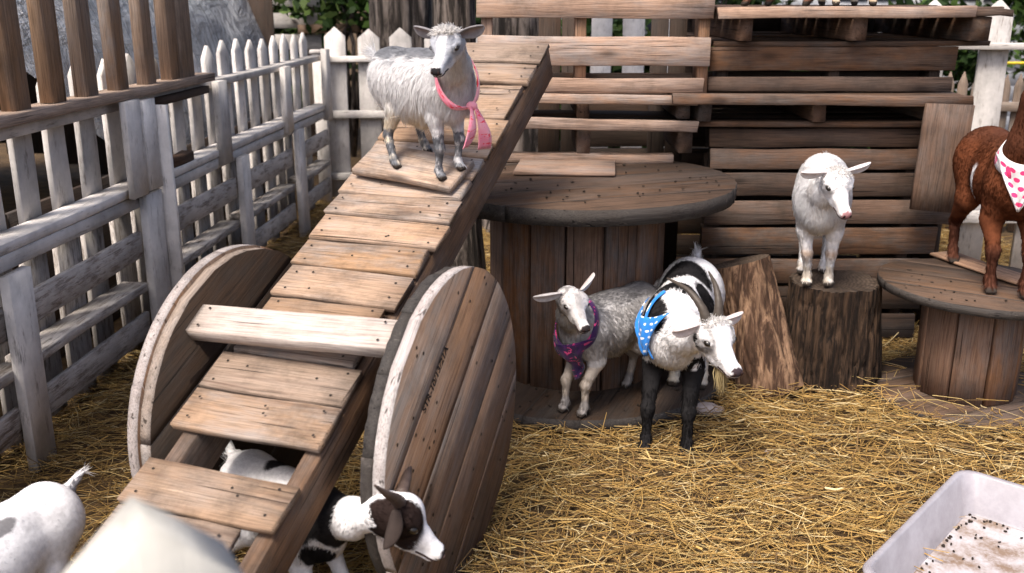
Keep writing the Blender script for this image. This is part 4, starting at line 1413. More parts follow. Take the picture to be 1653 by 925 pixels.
# ------------------------------------------------------------------ cable reels
SC = Vector((.225, 3.30, 0))
big = thing('cable_reel', 'big upright cable reel used as a table, grey goat on its bottom flange', 'cable reel', SC)
MB = Matrix.Translation(SC + Vector((0, 0, .685)))
disc_planks(big, 'top_board', MB, .53, .05, 6, .35, 'spool_top', 'rim_dark', uneven=.003)
staves(big, 'stave', (SC.x, SC.y, .048), .285, .612, 15, 'stave_wood', .006)
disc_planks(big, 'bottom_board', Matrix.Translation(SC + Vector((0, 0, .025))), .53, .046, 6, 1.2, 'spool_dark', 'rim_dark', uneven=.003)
SR = Vector((1.535, 3.08, 0))
rs = thing('cable_reel', 'small upright cable reel at the right edge carrying the brown goat', 'cable reel', SR)
MR = Matrix.Translation(SR + Vector((0, 0, .387))) @ Matrix.Rotation(math.radians(1.5), 4, 'Y')
disc_planks(rs, 'top_board', MR, .312, .028, 4, -.5, 'spool_top', 'rim_dark', uneven=.002)
staves(rs, 'stave', (SR.x, SR.y, .03), .145, .342, 9, 'stave_wood', .003)
disc_planks(rs, 'bottom_board', Matrix.Translation(SR + Vector((0, 0, .014))), .312, .028, 4, .4, 'spool_top', 'rim_dark')
# boards lying on the reels
def lying(label, z, c0, c1, c2, T, mat, name='plank'):
    """c0-c1 the front edge, c2 behind c0 (photo pixels) on height z"""
    a, b, c = at_z(*c0, z), at_z(*c1, z), at_z(*c2, z)
    x = (b - a); L = x.length; x.normalize()
    d = (c - a); W = max(.05, abs(d.dot(Vector((-x.y, x.x, 0)))))
    o = (a + b) / 2 + Vector((-x.y, x.x, 0)) * W / 2
    t = thing(name, label, 'plank', (o.x, o.y, z))
    board('plank_board', Vector((o.x, o.y, z + T / 2 + .004)), x, Vector((-x.y, x.x, 0)), L, W, T, mat, t, seg=3)
lying('short brown board lying flat on the big cable reel table', ZT, (828, 284), (992, 287), (830, 262), .012, 'pallet_light')
lying('thin board lying under the brown goat on the small cable reel', .402, (1500, 414), (1640, 462), (1512, 402), .010, 'pallet_light')

# reel standing on its flanges round the ramp
AZ, EL = .349, .46
RP = Vector((-1.009, .934, 0))
RS = Vector((math.cos(AZ), -math.sin(AZ), 0)); RH = Vector((math.sin(AZ), math.cos(AZ), 0))
RD = (RH * math.cos(EL) + UP * math.sin(EL)).normalized(); RN = RS.cross(RD)
def rp(t, s, n=0.0):
    return RP + RD * t + RS * s + RN * n
FR_, FH = .369, 1.3115
SLI, SRO = -.072, .474
side = thing('cable_reel', 'cable reel standing on its two round flanges astride the ramp', 'cable reel', RP + RH * FH + RS * .155)
def flange(s_c, plies, label):
    c = RP + RH * FH + RS * s_c + UP * FR_
    M = frame(c, RH, UP)                       # local z = RH x UP = RS
    return M
# writing line on the outer face tells the board direction
OUT = RP + RS * SRO
qa, qb = on_plane(684, 668, OUT, RS), on_plane(722, 562, OUT, RS)
gd = qb - qa
gang = math.atan2(gd.z, gd.dot(RH))
MRF = flange(SRO, 2, '')
disc_planks(side, 'outer_board', MRF, FR_, .026, 5, gang, 'flange_wood', 'rim_pale', gap=.0003, zoff=-.0135, uneven=.001, dzr=.0002)
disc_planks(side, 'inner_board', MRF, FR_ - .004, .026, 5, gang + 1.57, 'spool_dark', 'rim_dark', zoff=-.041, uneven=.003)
MLF = flange(SLI, 2, '')
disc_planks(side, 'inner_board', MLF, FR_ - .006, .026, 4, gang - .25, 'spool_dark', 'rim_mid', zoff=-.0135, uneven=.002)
disc_planks(side, 'outer_board', MLF, FR_, .026, 6, gang + 1.3, 'spool_wood', 'rim_pale', gap=.0008, zoff=-.041)
# bolts / nail specks on the outer face
def specks(parent, name, M, pts, r, mat, z):
    V, Fc = [], []
    for (x, y) in pts:
        b0 = len(V)
        for q in range(7):
            V.append((x + r * math.cos(q * .8976), y + r * math.sin(q * .8976), z))
        Fc.append([b0 + q for q in range(7)])
    me = np_mesh(name, V, [np.array(Fc)])
    o = link(name, me, mat, parent, M)
    o['kind'] = 'stuff'
    return o
pts = []
for q in range(46):
    a, r_ = random.uniform(0, 6.28), FR_ * math.sqrt(random.uniform(.12, .92))
    pts.append((r_ * math.cos(a), r_ * math.sin(a)))
specks(side, 'nail_heads', MRF, pts, .0042, 'nail', .0022)
# stamped code
tc = bpy.data.curves.new('stamp', 'FONT'); tc.body = 'STR-10/13/21A'; tc.size = .026; tc.offset = .0009; tc.align_x = 'LEFT'
to = bpy.data.objects.new('stamp_tmp', tc); COL.objects.link(to)
dg = bpy.context.evaluated_depsgraph_get()
tme = bpy.data.meshes.new_from_object(to.evaluated_get(dg))
bpy.data.objects.remove(to)
tw = max(v.co.x for v in tme.vertices)
tsc = gd.length / tw
tme.transform(Matrix.Diagonal((tsc, tsc, 1, 1)))
lx = Matrix(((RH.x, RH.y, RH.z), (UP.x, UP.y, UP.z), (RS.x, RS.y, RS.z)))
Mtxt = frame(qa + RS * .0026, gd, RS.cross(gd))
link('stamped_code', tme, 'ink', side, Mtxt)
# cross beam between the flanges
bl = on_plane(320, 519, RP + RS * (SLI + .002), RS)
br = on_plane(640, 547, RP + RS * (SRO - .054), RS)
bx = (br - bl)
bn = (UP * .86 - RH * .50).normalized()        # its broad face is tipped towards the low end of the ramp
board('cross_beam', (bl + br) / 2, bx, bn.cross(bx.normalized()), bx.length, .080, .032, 'pale_beam', side, nails=end_nails(bx.length, .080, .03, 2), seg=4)
b2 = RP + RH * 1.44 + RS * .175 + UP * .565
board('lower_beam', b2, RS, RH, .49, .089, .036, 'spool_dark', side)

# ------------------------------------------------------------------ ramp
rmp = thing('ramp', 'long wooden plank ramp climbing between the reel flanges, speckled goat on it', 'ramp', rp(.15, .16))
T0, T1 = .06, 2.645
for s in (.030, .308):
    board('side_beam', rp((T0 + T1) / 2, s, -.072), RD, RN, T1 - T0, .098, .038, 'beam_wood', rmp, seg=6, warp=.003)
edges = [(.18, .29), (.295, .40), (.405, .51), (.515, .62), (.625, .725), (.73, .83), (.835, .932), (.937, 1.040), (1.120, 1.223), (1.226, 1.325), (1.33, 1.42),
         (1.425, 1.50), (1.505, 1.607), (1.612, 1.70), (1.704, 1.792), (1.797, 1.88), (1.885, 1.97), (1.975, 2.06), (2.065, 2.115),
         (2.12, 2.235), (2.24, 2.41), (2.42, 2.52), (2.53, 2.637)]
edges = [(a * 1.0377 - .1104, b * 1.0377 - .1104) for a, b in edges]
for i, (a, b) in enumerate(edges):
    L = .335 + random.uniform(-.016, .012)
    sc = .167 + random.uniform(-.008, .006)
    if i == 6: L, sc = .27, .135
    if i in (10, 11): L -= .03; sc -= .01
    tilt = random.uniform(.02, .07)
    yaw = random.uniform(-.012, .012)
    xd = (RS + RD * yaw).normalized()
    yd = (RD - RN * tilt).normalized()
    board('plank', rp((a + b) / 2, sc, -.010 + .004), xd, yd, L, b - a, .016, 'ramp_wood', rmp, nails=end_nails(L, b - a, .028, 2, [random.uniform(-.1, .1) for _ in range(2)]), seg=4, warp=.002, ragged=.004)
# loose step board under the speckled goat, turned a little
c4 = [on_plane(u, v, rp(0, 0, .030), RN) for u, v in ((567, 267), (715, 298), (765, 262), (617, 238))]
cx = ((c4[1] - c4[0]) + (c4[2] - c4[3])).normalized()
cc = (c4[0] + c4[1] + c4[2] + c4[3]) / 4
board('step_board', cc - RN * .009, cx, RN.cross(cx), .30, .125, .018, 'ramp_wood', rmp, nails=None, seg=4)
board('step_cleat', cc - RN * .0245, cx, RN.cross(cx), .2, .03, .012, 'beam_wood', rmp)
# prop posts under the high end
for h, s in ((2.08, .03),):
    zt = h * math.tan(EL) - .155
    board('prop_post', RP + RH * h + RS * s + UP * (zt / 2), UP, RS, zt, .06, .05, 'beam_wood', rmp)

# ------------------------------------------------------------------ stump and log
def log_thing(name, label, base, top, r0, r1, mat, seed, flut=7, rough=.05):
    t = thing(name, label, 'log' if name == 'log' else 'stump', base)
    base, top = Vector(base), Vector(top)
    n = 150
    k = 46
    path = np.array([np.array(top - base) * q for q in np.linspace(0, 1, k)])
    rr = np.linspace(r0, r1, k)
    V, Fc = tube_np(path, rr, n, cap=False)
    c = np.repeat(path, n, 0)
    th = np.tile(np.linspace(0, 2 * math.pi, n, endpoint=False), k)
    f = 1 + rough * 2 * (fbm(np.stack([np.cos(th) * 2.3 + seed, np.sin(th) * 2.3, V[:, 2] * 2.2], -1)) - .5) + rough * .45 * np.sin(th * flut + 3 * fbm(V * 2.0 + seed)) - rough * 1.2 * (1 - np.minimum(1, np.abs(fbm(np.stack([np.cos(th) * 9 + seed * 3, np.sin(th) * 9, V[:, 2] * 5.0], -1)) - .5) * 9)) - rough * 1.5 * np.maximum(0, fbm(np.stack([np.cos(th) * 7 + seed, np.sin(th) * 7, V[:, 2] * 3.0], -1)) - .55)
    V = c + (V - c) * f[:, None]
    link('side', np_mesh('log_side', V, Fc, True), mat, t)
    ring = V[-n:]
    ctr = ring.mean(0)
    W = [ctr - path[-1]] + [p_ - path[-1] for p_ in (ctr + (ring - ctr) * .5)] + [p_ - path[-1] for p_ in ring]
    W = np.array(W)
    W[1:n + 1, 2] += .004 * np.sin(np.arange(n) * .9)
    i = np.arange(n); j = (i + 1) % n
    me = np_mesh('cut_face', W, [np.stack([np.zeros(n, int), 1 + i, 1 + j], 1), np.stack([1 + i, 1 + n + i, 1 + n + j, 1 + j], 1)])
    o = link('cut_face', me, 'cut_wood', t)
    o.location = path[-1]
    return t
stump_top = .375
log_thing('tree_stump', 'broad upright tree stump with the white goat standing on it', (1.115, 3.20, 0), (1.105, 3.20, stump_top), .166, .150, 'stump_bark', 4, 7, .075)
log_thing('log', 'pale barkless log leaning upright left of the stump', (.885, 3.13, 0), (.775, 3.22, .435), .118, .108, 'log_face', 9, 6, .06)

# ------------------------------------------------------------------ plastic tub
def tub():
    zr = .115
    C = at_z(1550, 752, zr)
    e1 = (at_z(1375, 927, zr) - C).normalized()
    e2 = (at_z(1655, 787, zr) - C)
    e2 = (e2 - e1 * e2.dot(e1)).normalized()
    LX, LY = 66e-2, .48
    ctr = C + e1 * LX / 2 + e2 * LY / 2
    t = thing('storage_tub', 'translucent pale plastic tub on the straw in the lower right corner', 'tub', (ctr.x, ctr.y, 0))
    M = frame((ctr.x, ctr.y, 0), e1, e2)
    if M.col[2][2] < 0:
        M = frame((ctr.x, ctr.y, 0), e2, e1); LX, LY = LY, LX
    def loop(dx, z, r, n=6):
        hx, hy = LX / 2 - dx, LY / 2 - dx
        out = []
        for sx, sy, a0 in ((1, 1, 0), (-1, 1, 90), (-1, -1, 180), (1, -1, 270)):
            for q in range(n):
                a = math.radians(a0 + 90 * q / (n - 1))
                out.append((sx * (hx - r) + r * math.cos(a), sy * (hy - r) + r * math.sin(a), z))
        return out
    prof = [(.045, .004, .03), (.038, .006, .035), (.012, zr - .018, .04), (.002, zr - .018, .045), (.0, zr - .004, .045), (.004, zr, .045), (.014, zr, .042), (.018, zr - .004, .04), (.041, .02, .035), (.046, .013, .03)]
    V = []
    for pr in prof: V += loop(*pr)
    m = 24
    Fq = []
    for i in range(len(prof) - 1):
        for j in range(m):
            a, b = i * m + j, i * m + (j + 1) % m
            Fq.append((a, b, b + m, a + m))
    me = np_mesh('tub_wall', V, [np.array(Fq)], True)
    link('wall', me, 'tub_plastic', t, M)
    fl = [(x, y, .0125) for x, y, z in loop(.046, 0, .03)]
    bo = [(x, y, .004) for x, y, z in loop(.046, 0, .03)]
    me = np_mesh('tub_floor', fl + bo, [np.array([list(range(m))]), np.array([list(range(2 * m - 1, m - 1, -1))])])
    link('floor', me, 'tub_floor', t, M)
    return M, LX, LY
TUB = tub()
# ------------------------------------------------------------------ the goats
WHITE, CREAM, GREY, LGREY, BLACK, BROWN = map(np.array, ((.90, .89, .90), (.72, .62, .46), (.25, .26, .285), (.50, .50, .52), (.016, .015, .016), (.115, .036, .015)))
def fillc(V, c):
    return np.tile(np.asarray(c, float), (len(V), 1))
def legs_of(reg):
    return (reg >= 3) & (reg <= 6)
def patch(V, c, r, nz, edge=.06, w=.16):
    """soft irregular patch mask round c with radii r"""
    d = np.sqrt((((V - np.array(c)) / np.array(r)) ** 2).sum(1)) + (nz - .5) * w * 4
    return 1 - sstep(d, 1 - edge, 1 + edge)

def col_speckled(V, h, reg, rng):
    n, n2 = fbm(V * 7), fbm(V * 22)
    C = fillc(V, WHITE)
    C = mixc(C, CREAM * 1.2, sstep(.62 - V[:, 2] + (n - .5) * .3, 0, .2) * (V[:, 0] < .12) * .7)
    C = mixc(C, GREY * 1.15, sstep(V[:, 2] + (n - .5) * .20, .86, .93) * (reg == 0) * (V[:, 0] < .28))
    C = mixc(C, LGREY * 1.15, ((reg == 1) | ((reg == 3) | (reg == 4)) | ((reg == 0) & (V[:, 0] > .2))) * (.0 + .12 * n2))
    lg = legs_of(reg) & (V[:, 2] < .33)
    C = mixc(C, GREY * .9, lg * sstep(n2 + (V[:, 1] < 0) * .1, .35, .6))
    hd = reg == 2
    H_ = mixc(fillc(V, GREY * 1.9), WHITE, 1 - sstep(np.abs(h[:, 1]) + (n2 - .5) * .06, .055, .10))
    H_ = mixc(H_, WHITE, sstep(h[:, 2] - h[:, 0] * .5 + (n2 - .5) * .1, -.02, .07))
    H_ = mixc(H_, WHITE * .9, sstep(-h[:, 2], .10, .2))
    C[hd] = H_[hd]
    return C
col_speckled.ear = (.22, .21, .22); col_speckled.nose = (.02, .018, .02)

def col_grey(V, h, reg, rng):
    n, n2 = fbm(V * 8), fbm(V * 25)
    C = mixc(fillc(V, (.46, .44, .43)), np.array([.66, .64, .63]), sstep(n2, .35, .65))
    C = mixc(C, np.array([.25, .24, .24]), sstep(V[:, 2] + (n - .5) * .1, .86, .93) * (reg == 0) * .8)
    C = mixc(C, np.array([.56, .49, .42]), legs_of(reg) * 1.0 * (V[:, 2] < .42))
    C = mixc(C, np.array([.36, .34, .34]), legs_of(reg) * sstep(.16 - V[:, 2], 0, .03) * .8)
    hd = reg == 2
    H_ = mixc(fillc(V, (.78, .75, .74)), np.array([.26, .245, .24]), (sstep(n2, .50, .62) * (h[:, 0] < .3)) * .8)
    H_ = mixc(H_, np.array([.27, .25, .25]), (1 - sstep(np.abs(h[:, 1]), .05, .10)) * (h[:, 0] > .3) * (h[:, 0] < .8) * .5)
    C[hd] = H_[hd]
    return C
col_grey.ear = (.58, .55, .54); col_grey.nose = (.035, .028, .03)

def col_pied(V, h, reg, rng):
    n, n2 = fbm(V * 6), fbm(V * 20)
    C = fillc(V, WHITE)
    m = patch(V, (-.08, -.05, .90), (.20, .20, .18), n)
    m = np.maximum(m, patch(V, (.12, .20, .80), (.11, .17, .20), n))
    m = np.maximum(m, patch(V, (.20, -.20, .76), (.15, .14, .20), n))
    m = np.maximum(m, patch(V, (.30, 0, .90), (.075, .20, .12), n))
    m = np.maximum(m, (reg == 1) * patch(V, (.47, -.13, .82), (.13, .10, .14), n))
    C = mixc(C, BLACK, m)
    fl = ((reg == 3) | (reg == 4)) & (V[:, 2] < .52 + (n2 - .5) * .25)
    C = mixc(C, BLACK, fl * 1.0)
    C = mixc(C, CREAM * .9, ((reg == 5) | (reg == 6)) * (V[:, 2] < .3) * .7)
    hd = reg == 2
    H_ = mixc(fillc(V, WHITE * 1.0), np.array([.30, .28, .27]), (1 - sstep(np.abs(np.abs(h[:, 1]) - .19 - .1 * (.43 - h[:, 0])), .02, .05)) * (h[:, 0] > .2) * (h[:, 0] < .62) * .8)
    H_ = mixc(H_, BLACK, patch(h, (.20, -.24, -.12), (.10, .13, .12), n2, w=.08))
    C[hd] = H_[hd]
    return C
col_pied.ear = (.70, .62, .60); col_pied.nose = (.05, .035, .04)

def col_white(V, h, reg, rng):
    n, n2 = fbm(V * 8), fbm(V * 24)
    C = mixc(fillc(V, WHITE * 1.05), np.array([.70, .66, .62]), sstep(n, .5, .75) * .5)
    lg = ((reg == 3) | (reg == 4))
    C = mixc(C, np.array([.42, .27, .16]), lg * np.exp(-((V[:, 2] - .275) / .035) ** 2) * .75)
    C = mixc(C, CREAM, lg * (V[:, 2] < .17) * .45)
    C = mixc(C, np.array([.45, .36, .25]), legs_of(reg) * sstep(.14 - V[:, 2], 0, .08) * sstep(n2, .4, .6) * .6)
    return C
col_white.ear = (.74, .70, .70); col_white.nose = (.40, .20, .21)

def col_brown(V, h, reg, rng):
    n, n2 = fbm(V * 6), fbm(V * 22)
    C = mixc(fillc(V, BROWN), BROWN * 1.35, sstep(n2, .35, .7))
    C = mixc(C, np.array([.075, .03, .018]), sstep(V[:, 2] + (n - .5) * .1, .84, .93) * .6)
    C = mixc(C, np.array([.085, .035, .024]), legs_of(reg) * sstep(.34 - V[:, 2], 0, .08) * .7)
    strip = (1 - sstep(np.abs(V[:, 0] + .02 - .25 * (V[:, 2] - .62)), .022, .032)) * (V[:, 1] < -.05) * sstep(V[:, 2], .50, .54) * (1 - sstep(V[:, 2], .74, .78)) * (reg == 0)
    C = mixc(C, WHITE, strip)
    return C
col_brown.ear = (.15, .055, .03); col_brown.nose = (.03, .02, .018)

def col_horned(V, h, reg, rng):
    n, n2 = fbm(V * 6 + 3), fbm(V * 20)
    C = fillc(V, WHITE)
    m = patch(V, (.36, -.06, .84), (.13, .32, .22), n)
    m = np.maximum(m, patch(V, (-.08, .02, .90), (.09, .10, .12), n))
    m = np.maximum(m, patch(V, (.42, -.12, .55), (.10, .13, .13), n))
    m = np.maximum(m, patch(V, (.53, -.02, .86), (.09, .32, .21), n))
    C = mixc(C, BLACK * 1.3, m)
    C = mixc(C, BLACK, legs_of(reg) * (V[:, 2] < .3) * .9)
    hd = reg == 2
    ck = sstep(np.abs(h[:, 1]) + (n2 - .5) * .05, .075, .11) * (1 - sstep(h[:, 0] + h[:, 2] * .2, .55, .64))
    H_ = mixc(fillc(V, WHITE), np.array([.022, .013, .011]), ck)
    C[hd] = H_[hd]
    return C
col_horned.ear = (.03, .021, .018); col_horned.nose = (.06, .045, .045)

def col_spot(V, h, reg, rng):
    n, n2 = fbm(V * 7), fbm(V * 20)
    C = mixc(fillc(V, WHITE * .98), np.array([.58, .57, .58]), sstep(n, .5, .72) * .6)
    C = mixc(C, BLACK * 4, patch(V, (.05, .10, .86), (.16, .05, .10), n) * .8)
    C = mixc(C, np.array([.12, .12, .13]), ((reg == 5) | (reg == 0)) * patch(V, (-.46, .08, .70), (.08, .09, .17), n2) * .75)
    C = mixc(C, np.array([.25, .25, .27]), (reg == 7) * (V[:, 2] < .88) * .6)
    return C
def col_near(V, h, reg, rng):
    n = fbm(V * 5)
    C = mixc(fillc(V, WHITE), CREAM * 1.2, sstep(n, .42, .6) * .7)
    C = mixc(C, np.array([.33, .32, .31]), (V[:, 1] < -.03) * sstep(V[:, 2] + (n - .5) * .2, .66, .74) * .8)
    return C
def col_dark(V, h, reg, rng):
    return mixc(fillc(V, (.09, .04, .025)), np.array([.16, .08, .05]), fbm(V * 9))
def col_tan(V, h, reg, rng):
    return mixc(fillc(V, (.42, .29, .17)), np.array([.60, .50, .38]), sstep(fbm(V * 9), .35, .65))

def rpx(u, v, n=.030):
    return on_plane(u, v, rp(0, 0, n), RN)
# 1 speckled kid on the ramp
pl = at_y(731, 60, 2.275)
g1 = make_goat('speckled grey and white goat on the ramp wearing a pink ribbon', [rpx(741, 275), rpx(710, 291), rpx(688, 247, .02), rpx(638, 272)], .300, col_speckled,
               pl, pl + Vector((-.030, -.082, -.068)), L=.124, fur=.085, nfur=40000, ears=((.38, -.10), (.30, -.10)), ear_len=.52, tail=(-.10, 0, .06), tail_len=.16,
               ear_col=(.30, .23, .22), seed=1, fuzz=.7, body_shift=-.06, girth=1.17, tuft=.028)
neck_cloth(g1, 'cloth_ribbon', t=.50, band=.016, name='ribbon', tails=[(.095, .036, .4), (.105, .020, -.3)], knot=True, turn=-.22, eps=.017, drop_f=.26, tail_w=(.008, .011))
# 2 grey goat on the reel flange
pl = at_y(916, 473, 2.70)
g2 = make_goat('grey goat wearing a purple and pink bandana on the big reel flange', [(.222, 2.795, .05), (.165, 2.835, .05), (.455, 2.985, .05), (.385, 3.03, .05)], .385, col_grey,
               pl, at_y(944, 531, 2.60), L=.142, fur=.036, nfur=30000, ears=((.35, -.75), (-.10, -.15)), ear_len=.60, tail=(-.08, 0, .10), seed=2, body_shift=-.02, girth=1.03)
neck_cloth(g2, 'cloth_purple', t=.34, band=.022, flap=(.125, .078), turn=0.0, eps=.012, drop_f=.12)
# 3 black and white goat with horns in front of the reel
pl = at_y(1136, 524, 2.56)
g3 = make_goat('horned black and white goat wearing a blue dotted bandana, standing on the straw', [(.515, 2.625, 0), (.398, 2.655, 0), (.635, 3.03, .05), (.545, 3.06, .05)], .495, col_pied,
               pl, at_y(1186, 600, 2.43), L=.184, fur=.034, nfur=36000, ears=((.30, -.05), (-.25, -.2)), ear_len=.40, tail=(-.06, 0, .11), tail_len=.11,
               horns={1: [(.15, .09, .17), (.04, .12, .40), (-.20, .17, .56), (-.50, .22, .60)], -1: [(.15, .09, .17), (-.02, .14, .36), (-.34, .22, .46), (-.74, .32, .38)]}, horn_mat='horn_grey', beard=.08, seed=3, girth=.98, tuft=.022, fuzz=.7)
neck_cloth(g3, 'cloth_blue', t=.30, band=.012, flap=(.12, .080), turn=-.80, eps=.010, drop_f=.10, arc=1.05)
# 4 white goat on the stump
zs = stump_top + .003
pl = at_y(1341, 277, 2.99)
g4 = make_goat('all white goat standing on the tree stump with its head lowered', [(1.055, 3.122, zs), (.985, 3.128, zs), (1.09, 3.285, zs), (1.01, 3.275, zs)], .415, col_white,
               pl, at_y(1366, 350, 2.885), L=.164, fur=.045, nfur=38000, ears=((.50, -.05), (.05, -.05)), ear_len=.50, tail=(-.07, 0, .08), ear_col=(.55, .36, .33), tuft=.016, fuzz=.9, seed=4, body_shift=-.04, twist=-.12, girth=1.08)
# 5 brown goat on the small reel
zb = .405
pl = at_y(1672, 150, 2.86)
g5 = make_goat('brown goat wearing a white bandana with pink dots on the small cable reel', [(1.595, 2.90, zb), (1.510, 2.955, zb), (1.665, 3.27, zb), (1.555, 3.325, zb)], .50, col_brown,
               pl, pl + Vector((.12, -.10, -.07)), L=.18, fur=.022, nfur=30000, ears=(.1, -.3), tail=(-.05, 0, -.1), seed=5, girth=.86)
neck_cloth(g5, 'cloth_pinkdot', t=.34, band=.05, flap=(.13, .085), turn=-.35, eps=.012)
# 6 horned goat under the ramp
hd6 = Vector((.775, -.63, 0)); lf6 = Vector((.63, .775, 0)); c6 = Vector((-.490, 1.888, 0))
ff = c6 + hd6 * .135; fr_ = c6 - hd6 * .14
pl = at_z(618, 812, .375)
g6 = make_goat('horned goat with a brown and white face poking out from under the ramp', [ff + lf6 * .045, ff - lf6 * .045, fr_ + lf6 * .05, fr_ - lf6 * .05], .345, col_horned,
               pl, at_z(708, 893, .265), L=.160, fur=.030, nfur=30000, ears=((-.05, -.3), (-.85, .35)), ear_len=.44, ear_w=.13, tail=(-.06, 0, .12), tail_len=.12, ear_col=(.045, .034, .03),
               horns={1: [(.14, .10, .17), (.12, .40, .27), (.12, .75, .26), (.16, 1.12, .14)], -1: [(.14, .10, .17), (.0, .32, .30), (-.16, .55, .40), (-.36, .72, .50)]}, horn_mat='horn_brown', seed=6, fuzz=.6)
# 7 goat in the lower left corner
h7 = Vector((-.40, -.915, 0)); l7 = Vector((.915, -.40, 0)); c7 = Vector((-1.02, 1.70, 0))
ff = c7 + h7 * .13; fr_ = c7 - h7 * .135
g7 = make_goat('white goat with a grey back stripe and a strap, cut off at lower left', [ff + l7 * .045, ff - l7 * .045, fr_ + l7 * .05, fr_ - l7 * .05], .345, col_spot,
               ff + h7 * .10 + UP * .40, ff + h7 * .21 + UP * .30, fur=.020, nfur=30000, tail=(-.15, -.02, .07), tail_len=.07, ears=(-.1, -.3), seed=7, girth=1.06, fuzz=.5)
neck_cloth(g7, 'teal_strap', t=.25, band=.014, name='collar', eps=.008)
# white pointed post right in front of the camera
tipp = at_y(226, 826, .60)
npst = thing('fence_post', 'white pointed post top right in front of the camera, out of focus', 'post', (tipp.x, tipp.y, 0))
board('post_board', (tipp.x, tipp.y, tipp.z / 2), UP, (.84, .54, 0), tipp.z, .125, .060, 'post_white', npst, point=.058, seg=3)
board('post_rail', (tipp.x - .05, tipp.y - .055, .62), (.90, .42, 0), UP, .9, .07, .035, 'fence_paint', npst, seg=3)
# 9, 10 goats on the top pallet, only their feet in view
zp = 1.272
g9 = make_goat('dark brown goat on top of the pallets, only its hooves in view', [(.845, 3.64, zp), (.95, 3.73, zp), (1.065, 3.65, zp), (1.10, 3.76, zp)], .38, col_dark,
               (.70, 3.66, 1.80), (.58, 3.62, 1.74), fur=.04, nfur=7000, seed=9, vox=.0075)
g10 = make_goat('pale tan goat on top of the pallets beside the dark hooves', [(1.285, 3.62, zp), (1.155, 3.625, zp), (1.30, 3.86, zp), (1.18, 3.87, zp)], .38, col_tan,
               (1.22, 3.47, 1.80), (1.21, 3.36, 1.73), fur=.04, nfur=7000, seed=10, vox=.0075)

